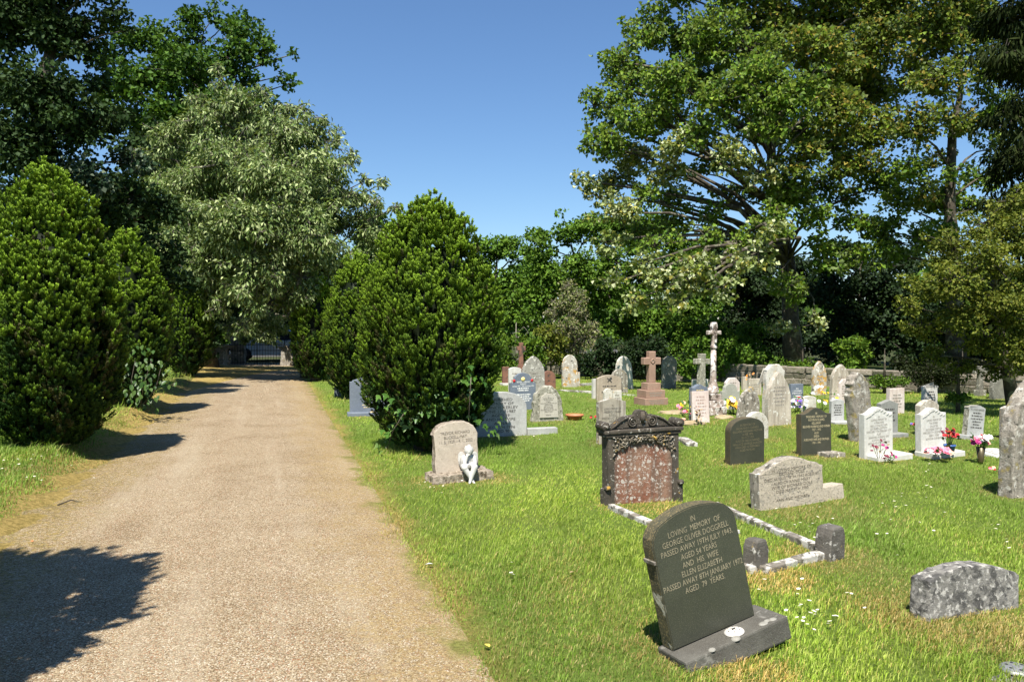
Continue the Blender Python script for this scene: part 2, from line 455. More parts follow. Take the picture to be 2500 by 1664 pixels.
MOTTLE = stone_mat('mottled_black_white_stone', (0.26, 0.245, 0.22), (0.19, 0.18, 0.16), 4, spots=[((0.07, 0.067, 0.062), 15, 0.50, 0.66), ((0.42, 0.40, 0.36), 26, 0.58, 0.70)], bump=0.7, bscale=45)
WALLST = stone_mat('rubble_wall_stone', (0.25, 0.215, 0.165), (0.17, 0.145, 0.11), 4, spots=[((0.38, 0.35, 0.29), 10, 0.6, 0.7), ((0.07, 0.08, 0.035), 5, 0.58, 0.7)], bump=0.6)
GOLD = plain_mat('gold_leaf_lettering', (0.52, 0.40, 0.20), 0.5)
CREAM = plain_mat('faded_cream_lettering', (0.235, 0.205, 0.135), 0.8)
FAINT = plain_mat('faint_gold_lettering', (0.15, 0.13, 0.075), 0.8)
PALEGOLD = plain_mat('pale_gold_lettering', (0.46, 0.39, 0.235), 0.6)
DARKL = plain_mat('dark_lettering', (0.055, 0.05, 0.045), 0.8)
GREYL = plain_mat('grey_worn_lettering', (0.23, 0.205, 0.175), 0.9)
WHITEP = plain_mat('white_paint', (0.80, 0.79, 0.76), 0.5)
STATUE = stone_mat('white_plaster', (0.50, 0.49, 0.455), (0.55, 0.54, 0.51), 4, rough=0.6, bump=0.05)
IRON = plain_mat('black_iron', (0.012, 0.012, 0.012), 0.5)
TERRA = plain_mat('terracotta', (0.36, 0.125, 0.05), 0.8)
SOIL = stone_mat('sandy_soil', (0.42, 0.34, 0.21), (0.30, 0.23, 0.13), 9, bump=0.9, bscale=25)
PEWTER = plain_mat('dull_metal', (0.30, 0.30, 0.30), 0.5, 0.6)
DARKV = plain_mat('dark_bronze_vase', (0.07, 0.055, 0.025), 0.4, 0.3)
BLUEP = plain_mat('blue_glazed_pot', (0.06, 0.13, 0.36), 0.35)
STEMG = plain_mat('plant_green', (0.05, 0.11, 0.02), 0.6)
DRYL = plain_mat('dry_leaf', (0.28, 0.20, 0.10), 0.8)
PETAL = {k: plain_mat(k + '_petals', c, 0.6) for k, c in dict(red=(0.45, 0.015, 0.02), pink=(0.75, 0.20, 0.28), white=(0.80, 0.79, 0.74), yellow=(0.75, 0.52, 0.03),
         magenta=(0.38, 0.03, 0.16), purple=(0.16, 0.10, 0.42), maroon=(0.16, 0.02, 0.04), peach=(0.75, 0.40, 0.28), orange=(0.75, 0.25, 0.02)).items()}

# ------------------------------------------------------------------ gravestones
YAW = R(21)
STRAW_SPOTS = []                     # (x, y, radius): dry grass round the stones
NO_GRASS = []                        # (x, y, radius)
def top_profile(kind, w, t):
    a = abs(t)
    if kind == 'rect': return 0.0
    if kind == 'seg': return 0.13 * w * t * t
    if kind == 'lowseg': return 0.10 * w * t * t
    if kind == 'seg2': return 0.22 * w * t * t
    if kind == 'semi': return 0.5 * w * (1 - math.sqrt(max(0, 1 - t * t)))
    if kind == 'oval': return 0.72 * w * (1 - math.sqrt(max(0, 1 - t * t)))
    if kind == 'lowoval': return 0.30 * w * (1 - max(0, 1 - a ** 2.6) ** 0.5)
    if kind == 'gothic':
        x = a * w / 2
        return 0.9 * w * (0.866 - math.sqrt(max(0, 1 - (x / w + 0.5) ** 2)))
    if kind == 'tallgothic':
        x = a * w / 2
        return 1.25 * w * (0.866 - math.sqrt(max(0, 1 - (x / w + 0.5) ** 2)))
    if kind == 'ogee': return 0.17 * w * (1 - math.cos(math.pi * min(1, a / 0.85))) / 2
    if kind == 'gable': return 0.16 * w * a
    if kind == 'lowgable': return 0.13 * w * max(0, a - 0.05)
    if kind == 'clipped': return 0.0 if a < 0.45 else 0.30 * w * (a - 0.45) / 0.55
    if kind == 'shoulder': return (0.30 * w * (1 - math.sqrt(max(0, 1 - (a / 0.72) ** 2)))) if a < 0.72 else 0.36 * w
    if kind == 'broken': return 0.05 * w * (1 + math.sin(t * 6 + 1)) / 2 + 0.03 * w * (t > 0.1)
    if kind == 'ogeecap': return (0.12 * w * (1 - math.cos(math.pi * a / 0.7)) / 2) if a < 0.7 else 0.12 * w + 0.05 * w * ((a - 0.7) / 0.3) ** 2
    if kind == 'half': return 0.115 * w * (1 - math.cos(math.pi * a)) / 2 + (0.03 * w if a > 0.9 else 0)
    raise KeyError(kind)
def slab_bm(w, h, th, kind='seg', n=22, bevel=0.008, rough=0.0, taper=1.0, sink=0.12, seedv=0, y0=0.0):
    rs = random.Random(seedv)
    ts = [math.sin(math.pi / 2 * (-1 + 2 * k / n)) for k in range(n + 1)]
    if kind == 'shoulder': ts = sorted(ts + [-0.721, 0.721])
    top = [(t * w / 2, h - top_profile(kind, w, t)) for t in ts]
    zs = top[0][1]
    side_n = 6 if rough else 1
    lft = [(-w / 2, -sink + (zs + sink) * k / side_n) for k in range(side_n)]
    rgt = [(w / 2, -sink + (zs + sink) * (side_n - 1 - k) / side_n) for k in range(side_n)]
    out = lft + top + rgt
    pts = []
    for (x, z) in out:
        f = taper + (1 - taper) * (1 - min(1, max(0, z) / h)) if taper < 1 else 1
        pts.append([x * f + rs.uniform(-1, 1) * rough, z + rs.uniform(-1, 1) * rough * 0.7 if z > 0.02 else z])
    bm = bmesh.new()
    f1 = bm.faces.new([bm.verts.new((x, y0 - th / 2, z)) for x, z in pts])
    r = bmesh.ops.extrude_face_region(bm, geom=[f1])
    nv_ = [v for v in r['geom'] if isinstance(v, bmesh.types.BMVert)]
    for v in nv_:
        v.co.y = y0 + th / 2
        if rough: v.co.x += rs.uniform(-1, 1) * rough; v.co.z += rs.uniform(-1, 1) * rough * 0.7
    bmesh.ops.recalc_face_normals(bm, faces=bm.faces)
    if bevel:
        es = [e for e in bm.edges if len(e.link_faces) == 2 and any(len(f.verts) > 6 for f in e.link_faces)]
        bmesh.ops.bevel(bm, geom=es, offset=bevel, segments=2, affect='EDGES', profile=0.6)
    return bm
def edge_material(o, m_edge, th):
    o.data.materials.append(m_edge)
    for p in o.data.polygons:
        if abs(p.normal.y) < 0.8: p.material_index = 1
def make_text(name, body, w, h, zc, yf, mat, parent, space=1.0, align='CENTER', xc=0.0, squeeze=1.25):
    """an inscription: real letter outlines a couple of millimetres proud of the face; lines that start with ~ are worn to bars"""
    lines = body.split('\n')
    nl = len(lines)
    pitch = h / nl
    Vs, Ts, off = [], [], 0
    cu = bpy.data.curves.new(name, 'FONT')
    cu.resolution_u = 2
    cu.align_x = 'CENTER'
    cu.body = '\n'.join(('' if l.startswith('~') else l) for l in lines)
    cu.size = 1.0
    cu.space_line = 1.0
    tmp = bpy.data.objects.new(name, cu)
    me = bpy.data.meshes.new_from_object(tmp)
    bpy.data.objects.remove(tmp)
    bpy.data.curves.remove(cu)
    if len(me.vertices):
        co_ = np.empty(len(me.vertices) * 3, dtype=np.float32); me.vertices.foreach_get('co', co_); co_ = co_.reshape(-1, 3)
        me.calc_loop_triangles()
        tt = np.empty(len(me.loop_triangles) * 3, dtype=np.int32); me.loop_triangles.foreach_get('vertices', tt)
        wid = co_[:, 0].max() - co_[:, 0].min()
        sz = pitch * 1.0
        sx = min(sz * squeeze, w / wid)
        X = (co_[:, 0] - (co_[:, 0].max() + co_[:, 0].min()) / 2) * sx + xc
        Z = co_[:, 1] * sz + zc + h / 2 - pitch * 0.75
        Vs.append(np.stack([X, np.full_like(X, yf), Z], -1)); Ts.append(tt.reshape(-1, 3)); off = len(X)
    bpy.data.meshes.remove(me)
    rs = random.Random(len(body))
    for k, l in enumerate(lines):
        if not l.startswith('~'): continue
        lw = w * float(l[1:] or 0.8)
        x = -lw / 2
        z1 = zc + h / 2 - pitch * (k + 0.75)
        while x < lw / 2:
            ww = min(rs.uniform(0.35, 0.9) * pitch, lw / 2 - x)
            if ww > 0.1 * pitch:
                hh = pitch * rs.uniform(0.38, 0.5)
                Vs.append(np.array([(x + xc, yf, z1), (x + ww + xc, yf, z1), (x + ww + xc, yf, z1 + hh), (x + xc, yf, z1 + hh)]))
                Ts.append(np.array([(off, off + 1, off + 2), (off, off + 2, off + 3)])); off += 4
            x += ww + pitch * rs.uniform(0.12, 0.3)
    return tag(np_mesh(name, np.concatenate(Vs), np.concatenate(Ts), mat, parent), kind='stuff')
_seed = [10]
def gravestone(name, label, pl, pr, ytop, ybase, kind, mat, th=0.085, yaw=YAW, roll=0.0, lean=0.0, text=None, tmat=None, tarea=(0.82, 0.62, 0.46),
               edge=None, rough=0.0, taper=1.0, bevel=0.008, plinth=None, pmat=None, cat='gravestone', group=None, straw=0.35, sink=0.12, lift=0.0):
    pc = (pl + pr) / 2
    G = ground(pc, ybase)
    zb = float(height(G.x, G.y))
    d = Vector((math.cos(yaw), math.sin(yaw), 0))
    w = (pr - pl) / FPX * G.y
    for _ in range(6):
        w *= (pr - pl) / (proj_x(G + d * w / 2) - proj_x(G - d * w / 2))
    mid = (pl + pr) / 2 - (proj_x(G + d * w / 2) + proj_x(G - d * w / 2)) / 2
    G.x += mid / FPX * G.y
    h = at(pc, ytop, G.y).z - zb
    nrm = Vector((math.sin(yaw), -math.cos(yaw), 0))
    root = empty(name, (G.x - nrm.x * th / 2, G.y - nrm.y * th / 2, zb + lift), (lean, roll, yaw))
    tag(root, label, cat, group)
    _seed[0] += 1
    o = bm_obj('slab', slab_bm(w, h, th, kind, rough=rough, taper=taper, bevel=bevel, sink=sink, seedv=_seed[0]), mat, root)
    if edge: edge_material(o, edge, th)
    if text:
        make_text('inscription', text, w * tarea[0], h * tarea[1], h * tarea[2], -th / 2 - 0.0025, tmat or GREYL, root)
    if plinth:
        pw, pd, ph, py = plinth[:4]
        pxo = plinth[4] if len(plinth) > 4 else 0.0
        bm = bmesh.new()
        add_box(bm, (pxo * w, py, ph / 2 - 0.04), (w * pw, pd, ph + 0.08), bevel=0.01, jitter=0.004)
        bm_obj('plinth', bm, pmat or mat, root)
    if mat is MARBLE and kind == 'ogee':
        rs = random.Random(3)
        for k in range(9):
            t = -0.8 + 1.6 * k / 8
            zc = h - top_profile(kind, w, t) - 0.035
            for dx, dz, r_ in ((0, 0, 0.014), (0.016, 0.006, 0.010), (-0.014, -0.008, 0.009)):
                lathe('carved_leaf', [(r_, 0.0), (r_ * 0.7, 0.006), (0.0, 0.004)], MARBLE, root, seg=6, loc=(t * w / 2 + dx, -th / 2 - 0.001, zc + dz), rot=(R(90), 0, rs.random()))
    if straw:
        STRAW_SPOTS.append((G.x, G.y, straw + w * 0.5))
    root['w'], root['h'] = w, h
    return root

# -- the foreground stone: leaning dark green granite
def doggrell():
    w, hs, th = 0.549, 0.56, 0.105
    yaw, roll, lean = R(23.5), R(-11.4), R(-3.2)
    nrm = Vector((math.sin(yaw), -math.cos(yaw), 0))
    root = empty('gravestone', Vector((1.095, 4.21, 0.085)) - nrm * th / 2, (lean, roll, yaw))
    tag(root, 'leaning dark green granite gravestone nearest the camera with pale lettering and flower holder', 'gravestone')
    h = 0.70
    ts = [(-1, hs - 0.075), (-1, hs - 0.01), (-0.97, hs + 0.035), (-0.88, hs + 0.07)] + [(t, h - 0.075 * t * t) for t in np.linspace(-0.78, 0.78, 15)] + [(0.88, hs + 0.07), (0.97, hs + 0.035), (1, hs - 0.01), (1, hs - 0.075)]
    bm = bmesh.new()
    pts = [(-w / 2, 0.0)] + [(t * w / 2, z) for t, z in ts] + [(w / 2, 0.0)]
    f1 = bm.faces.new([bm.verts.new((x, -th / 2, z)) for x, z in pts])
    r = bmesh.ops.extrude_face_region(bm, geom=[f1])
    for v in r['geom']:
        if isinstance(v, bmesh.types.BMVert): v.co.y = th / 2
    bmesh.ops.recalc_face_normals(bm, faces=bm.faces)
    es = [e for e in bm.edges if any(len(f.verts) > 6 for f in e.link_faces)]
    bmesh.ops.bevel(bm, geom=es, offset=0.006, segments=2, affect='EDGES')
    o = bm_obj('slab', bm, GREENGRAN, root)
    edge_material(o, GREENEDGE, th)
    # the narrow step at each shoulder
    for s in (-1, 1):
        bm = bmesh.new()
        add_box(bm, (s * (w / 2 + 0.004), 0, hs - 0.085), (0.014, th * 0.98, 0.02), bevel=0.003)
        bm_obj('shoulder_ledge', bm, KERB, root)
    make_text('inscription', 'IN\nLOVING  MEMORY  OF\nGEORGE OLIVER DOGGRELL\nPASSED AWAY 19TH JULY 1943.\nAGED 54 YEARS\nAND  HIS  WIFE\nELLEN ELIZABETH\nPASSED AWAY 8TH JANUARY 1972\nAGED  79  YEARS.',
              w * 0.95, 0.405, 0.455, -th / 2 - 0.002, CREAM, root, squeeze=1.6)
    bm = bmesh.new()
    add_box(bm, (0.04, -0.065, -0.06), (0.68, 0.27, 0.12), bevel=0.012, jitter=0.006)
    bm_obj('plinth', bm, PLINTHG, root)
    # perforated white flower holder lid
    LIDM = plain_mat('chalky_holder', (0.50, 0.47, 0.42), 0.7)
    lid = lathe('flower_holder', [(0.0, 0.021), (0.018, 0.0205), (0.036, 0.017), (0.049, 0.010), (0.054, 0.004), (0.055, 0.0), (0.0, 0.0)], LIDM, root, seg=26, loc=(0.07, -0.125, 0.0005))
    for k in range(11):
        a, rr = k * 2.4, (0.0 if k == 0 else 0.016 if k < 5 else 0.034)
        z = 0.0212 if rr == 0 else 0.0207 if rr < 0.02 else 0.0178
        if k >= 5: a = (k - 5) * math.pi / 3
        elif k: a = (k - 1) * math.pi / 2 + 0.4
        c = lathe('hole', [(0.0048, 0.0), (0.0, 0.0004)], IRON, lid, seg=10, loc=(rr * math.cos(a), rr * math.sin(a), z))
        c.rotation_euler = (0, 0.55 * rr / 0.034, a)
    LICH = stone_mat('grey_lichen', (0.30, 0.29, 0.255), (0.22, 0.21, 0.18), 30)
    for (x, y, r_) in ((0.235, -0.165, 0.025), (0.27, -0.155, 0.017), (0.30, -0.165, 0.022), (0.03, -0.185, 0.024), (-0.13, -0.190, 0.018)):
        lathe('lichen_patch', [(r_, -0.004), (r_ * 0.9, 0.004), (r_ * 0.5, 0.006), (0.0, 0.006)], LICH, root, seg=9, loc=(x, y, 0.001), sx=1.2)
    STRAW_SPOTS.append((0.85, 4.25, 0.35)); STRAW_SPOTS.append((1.2, 3.9, 0.3))
doggrell()

# -- carved monument with the red panel
def monument():
    yaw = R(19)
    W_, H_, TH = 0.78, 0.66, 0.13
    nrm = Vector((math.sin(yaw), -math.cos(yaw), 0))
    root = empty('carved_monument', Vector((1.295, 7.713, 0)) - nrm * TH / 2, (0, R(-0.6), yaw))
    tag(root, 'sooty carved monument with scrolled pediment and flaking red panel', 'gravestone')
    bm = bmesh.new()
    add_box(bm, (0, 0.012, H_ / 2 - 0.06), (W_, TH - 0.024, H_ + 0.12), bevel=0.01)
    bm_obj('slab', bm, SOOT, root)
    # frame round the panel: pilasters and a spandrel piece with an arched opening
    yf = -TH / 2
    for s in (-1, 1):
        bm = bmesh.new()
        add_box(bm, (s * (W_ / 2 - 0.035), yf + 0.012, H_ / 2 - 0.05), (0.068, 0.05, H_ + 0.10), bevel=0.008)
        bm_obj('pilaster', bm, SOOT, root)
        bm = bmesh.new()
        add_box(bm, (s * (W_ / 2 + 0.012), yf + 0.035, 0.05), (0.06, 0.12, 0.22), bevel=0.02)
        bm_obj('bracket', bm, SOOT, root)
        lathe('bracket_knob', [(0.0, -0.03), (0.028, -0.02), (0.036, 0.0), (0.028, 0.02), (0.0, 0.03)], SOOT, root, seg=12, loc=(s * (W_ / 2 + 0.012), yf - 0.02, 0.17))
    pw = W_ / 2 - 0.070
    arch = [(pw * math.cos(t) , 0.42 + 0.13 * math.sin(t)) for t in np.linspace(0, math.pi, 19)]
    arch = [(x, 0.47 + 0.125 * (1 - abs(x / pw) ** 3.6)) for x, _ in arch]
    bm = bmesh.new()
    out = [(pw, H_)] + arch + [(-pw, H_)]
    f1 = bm.faces.new([bm.verts.new((x, yf - 0.010, z)) for x, z in out])
    r = bmesh.ops.extrude_face_region(bm, geom=[f1])
    for v in r['geom']:
        if isinstance(v, bmesh.types.BMVert): v.co.y = yf + 0.03
    bm_obj('spandrel', bm, SOOT, root)
    # panel
    bm = bmesh.new()
    out = [(-pw, -0.05), (pw, -0.05)] + arch
    f1 = bm.faces.new([bm.verts.new((x * 1.01, yf + 0.004, z)) for x, z in out])
    r = bmesh.ops.extrude_face_region(bm, geom=[f1])
    for v in r['geom']:
        if isinstance(v, bmesh.types.BMVert): v.co.y = yf + 0.035
    bm_obj('panel', bm, REDPANEL, root)
    # carved leaves in the spandrels
    rs = random.Random(5)
    bm = bmesh.new()
    def leaf(x, z, a, l, wd):
        d = Vector((math.cos(a), 0, math.sin(a))); n_ = Vector((-math.sin(a), 0, math.cos(a)))
        p = Vector((x, yf - 0.012, z))
        q = [p, p + d * l * 0.5 + n_ * wd + Vector((0, -0.004, 0)), p + d * l + Vector((0, -0.010, 0)), p + d * l * 0.5 - n_ * wd + Vector((0, -0.004, 0)), p + d * l * 0.5 + Vector((0, -0.022, 0))]
        v = [bm.verts.new(c) for c in q]
        for i_, j_ in ((0, 1), (1, 2), (2, 3), (3, 0)): bm.faces.new((v[i_], v[j_], v[4]))
    for s in (-1, 1):
        for k in range(90):
            t = rs.random()
            x = s * (pw * (0.05 + 0.97 * t)); z = H_ - 0.008 - rs.random() * (0.04 + 0.13 * t ** 2.5)
            leaf(x, z, rs.uniform(0, 6.28), rs.uniform(0.022, 0.045), rs.uniform(0.006, 0.012))
    cf = bm_obj('carved_foliage', bm, stone_mat('carved_leaf_stone', (0.20, 0.175, 0.13), (0.13, 0.11, 0.08), 14, spots=[((0.40, 0.26, 0.06), 9, 0.6, 0.68), ((0.5, 0.48, 0.42), 22, 0.62, 0.68)], bump=0.3), root)
    tag(cf, kind='stuff')
    # cornice
    bm = bmesh.new()
    add_box(bm, (0, 0.0, H_ + 0.012), (W_ + 0.05, TH + 0.05, 0.03), bevel=0.008)
    add_box(bm, (0, 0.0, H_ + 0.047), (W_ + 0.085, TH + 0.075, 0.036), bevel=0.01)
    bm_obj('cornice', bm, SOOT, root)
    # pediment
    z0 = H_ + 0.066
    half = [(0.40, 0.0), (0.355, 0.012), (0.30, 0.045), (0.245, 0.085), (0.19, 0.112), (0.14, 0.125), (0.095, 0.125), (0.068, 0.128), (0.060, 0.150), (0.040, 0.170), (0.0, 0.178)]
    out = [(x, z) for x, z in half] + [(-x, z) for x, z in reversed(half[:-1])]
    bm = bmesh.new()
    f1 = bm.faces.new([bm.verts.new((x, -0.045, z0 + z)) for x, z in out])
    r = bmesh.ops.extrude_face_region(bm, geom=[f1])
    for v in r['geom']:
        if isinstance(v, bmesh.types.BMVert): v.co.y = 0.055
    bmesh.ops.recalc_face_normals(bm, faces=bm.faces)
    bmesh.ops.bevel(bm, geom=[e for e in bm.edges if any(len(f.verts) > 6 for f in e.link_faces)], offset=0.012, segments=2, affect='EDGES')
    bm_obj('pediment', bm, SOOT, root)
    for s in (-1, 1):
        # spiral volute and the raised band that runs down to it
        pts = []
        for k in range(26):
            t = k / 25
            a = math.pi * 0.5 + s * -1 * (t * 4.2 * math.pi / 2 * 2)
            rr = 0.050 * (1 - t) + 0.006
            pts.append((s * 0.105 + rr * math.cos(a), -0.052, z0 + 0.066 + rr * math.sin(a)))
        tube('volute', pts, [0.010 * (1 - 0.5 * k / 25) for k in range(26)], SOOT, root, 6)
        band = [(s * x, -0.048, z0 + z - 0.012) for x, z in half[1:7]]
        tube('scroll_band', band, [0.011] * len(band), SOOT, root, 6)
        lathe('end_volute', [(0.0, -0.09), (0.042, -0.088), (0.046, -0.08), (0.046, 0.08), (0.042, 0.088), (0.0, 0.09)], SOOT, root, seg=16, loc=(s * 0.405, 0, z0 + 0.034), rot=(R(90), 0, 0))
        lathe('volute_eye', [(0.02, 0.0), (0.018, -0.008), (0.0, -0.012)], SOOT, root, seg=10, loc=(s * 0.405, -0.09, z0 + 0.034), rot=(R(-90), 0, 0))
    tube('finial_shell', [(0, -0.05, z0 + 0.05), (0, -0.055, z0 + 0.10), (0, -0.05, z0 + 0.165)], [0.012, 0.03, 0.018], SOOT, root, 8)
    STRAW_SPOTS.append((1.25, 7.55, 0.6))
monument()

# -- kerb set in front of it
def kerbs():
    A, B = ground(1492, 1243), ground(1838, 1404)
    C_, D_ = ground(1745, 1240), ground(2030, 1362)
    root = empty('grave_kerb', (A + B + C_ + D_) / 4)
    tag(root, 'white lichened stone kerb with two dark posts enclosing the grass behind the leaning granite stone', 'grave kerb')
    o0 = root.location
    def rail(p, q, n):
        for k in range(n):
            a_, b_ = p.lerp(q, k / n), p.lerp(q, (k + 1) / n)
            bm = bmesh.new()
            L = (b_ - a_).length
            add_box(bm, (0, 0, 0.006), (L * 0.992, 0.07, 0.105), bevel=0.01, jitter=0.006)
            c = (a_ + b_) / 2 - o0
            bm_obj('kerb_stone', bm, KERB, root, loc=c, rot=(0, 0, math.atan2(b_.y - a_.y, b_.x - a_.x) + random.uniform(-0.01, 0.01)))
    rail(A, B, 3); rail(C_, D_, 3); rail(ground(1862, 1402), ground(2012, 1362), 2)
    for (pl, pr, yt, yb) in ((1822, 1876, 1317, 1398), (2000, 2064, 1286, 1366)):
        G = ground((pl + pr) / 2, yb)
        ww = (pr - pl) / FPX * G.y * 0.86
        hh = at((pl + pr) / 2, yt, G.y).z
        bm = bmesh.new()
        ww *= 1.1
        rings = [(-0.1, 1.0), (0.72 * hh, 1.0), (0.95 * hh, 0.72), (hh, 0.45)]
        prev = None
        for z_, s_ in rings:
            cur = [bm.verts.new((sx_ * ww * 0.5 * s_ + random.uniform(-.006, .006), sy_ * ww * 0.38 * (1.0 if s_ > 0.7 else 0.8), z_ + random.uniform(-.006, .006))) for sx_, sy_ in ((-1, -1), (1, -1), (1, 1), (-1, 1))]
            if prev:
                for k in range(4): bm.faces.new((prev[k], prev[(k + 1) % 4], cur[(k + 1) % 4], cur[k]))
            prev = cur
        bm.faces.new(prev)
        bmesh.ops.recalc_face_normals(bm, faces=bm.faces)
        bmesh.ops.bevel(bm, geom=list(bm.edges), offset=0.008, segments=1, affect='EDGES')
        bm_obj('corner_post', bm, DARKPOST, root, loc=G - o0 + Vector((0, 0.05, 0)), rot=(0, R(2), R(33)))
    STRAW_SPOTS.append((D_.x, D_.y, 0.5)); STRAW_SPOTS.append((B.x + .1, B.y - .1, 0.4))
kerbs()

# -- the tan stone with the white cherub
tv = empty('gravestone', Vector((-0.603, 8.788, 0.0)) - Vector((math.sin(R(19.5)), -math.cos(R(19.5)), 0)) * 0.06, (R(-1), R(-3.2), R(19.5)))
tag(tv, 'tan gravestone with rough cut edges and rough plinth in front of the ivied yew', 'gravestone')
o = bm_obj('slab', slab_bm(0.50, 0.66, 0.135, 'lowoval', rough=0.009, bevel=0.012, sink=0.1, seedv=4), TAN, tv)
edge_material(o, TANROUGH, 0.135)
make_text('inscription', 'TREVOR RICHARD\nBUCKELL-MAY\n11. 5. 1929 \u2013 4. 1. 2002', 0.385, 0.145, 0.485, -0.0705, stone_mat('worn_brown_lettering', (0.16, 0.135, 0.11), (0.22, 0.185, 0.15), 20), tv, squeeze=1.5)
bm = bmesh.new()
bmesh.ops.create_grid(bm, x_segments=12, y_segments=8, size=0.5)
for v in bm.verts: v.co = Vector((v.co.x * 0.68, v.co.y * 0.40, 0.105 + random.uniform(-0.004, 0.004)))
r = bmesh.ops.extrude_face_region(bm, geom=bm.faces[:])
for v in r['geom']:
    if isinstance(v, bmesh.types.BMVert): v.co.z = -0.08
for v in bm.verts:
    if v.co.z < 0: v.co.x *= 1.06; v.co.y *= 1.07
    elif abs(v.co.x) > 0.33 or abs(v.co.y) > 0.195:
        v.co.x += random.uniform(-0.016, 0.016); v.co.y += random.uniform(-0.014, 0.014); v.co.z -= random.uniform(0, 0.014)
bmesh.ops.subdivide_edges(bm, edges=[e for e in bm.edges if abs(e.verts[0].co.z - e.verts[1].co.z) > 0.1], cuts=2)
for v in bm.verts:
    if -0.05 < v.co.z < 0.09: v.co += Vector((random.uniform(-1, 1), random.uniform(-1, 1), random.uniform(-1, 1))) * 0.014
bm_obj('plinth', bm, TANROUGH, tv, loc=(0.005, -0.05, 0))
STRAW_SPOTS += [(-0.95, 8.6, 0.5), (-0.3, 8.75, 0.45)]

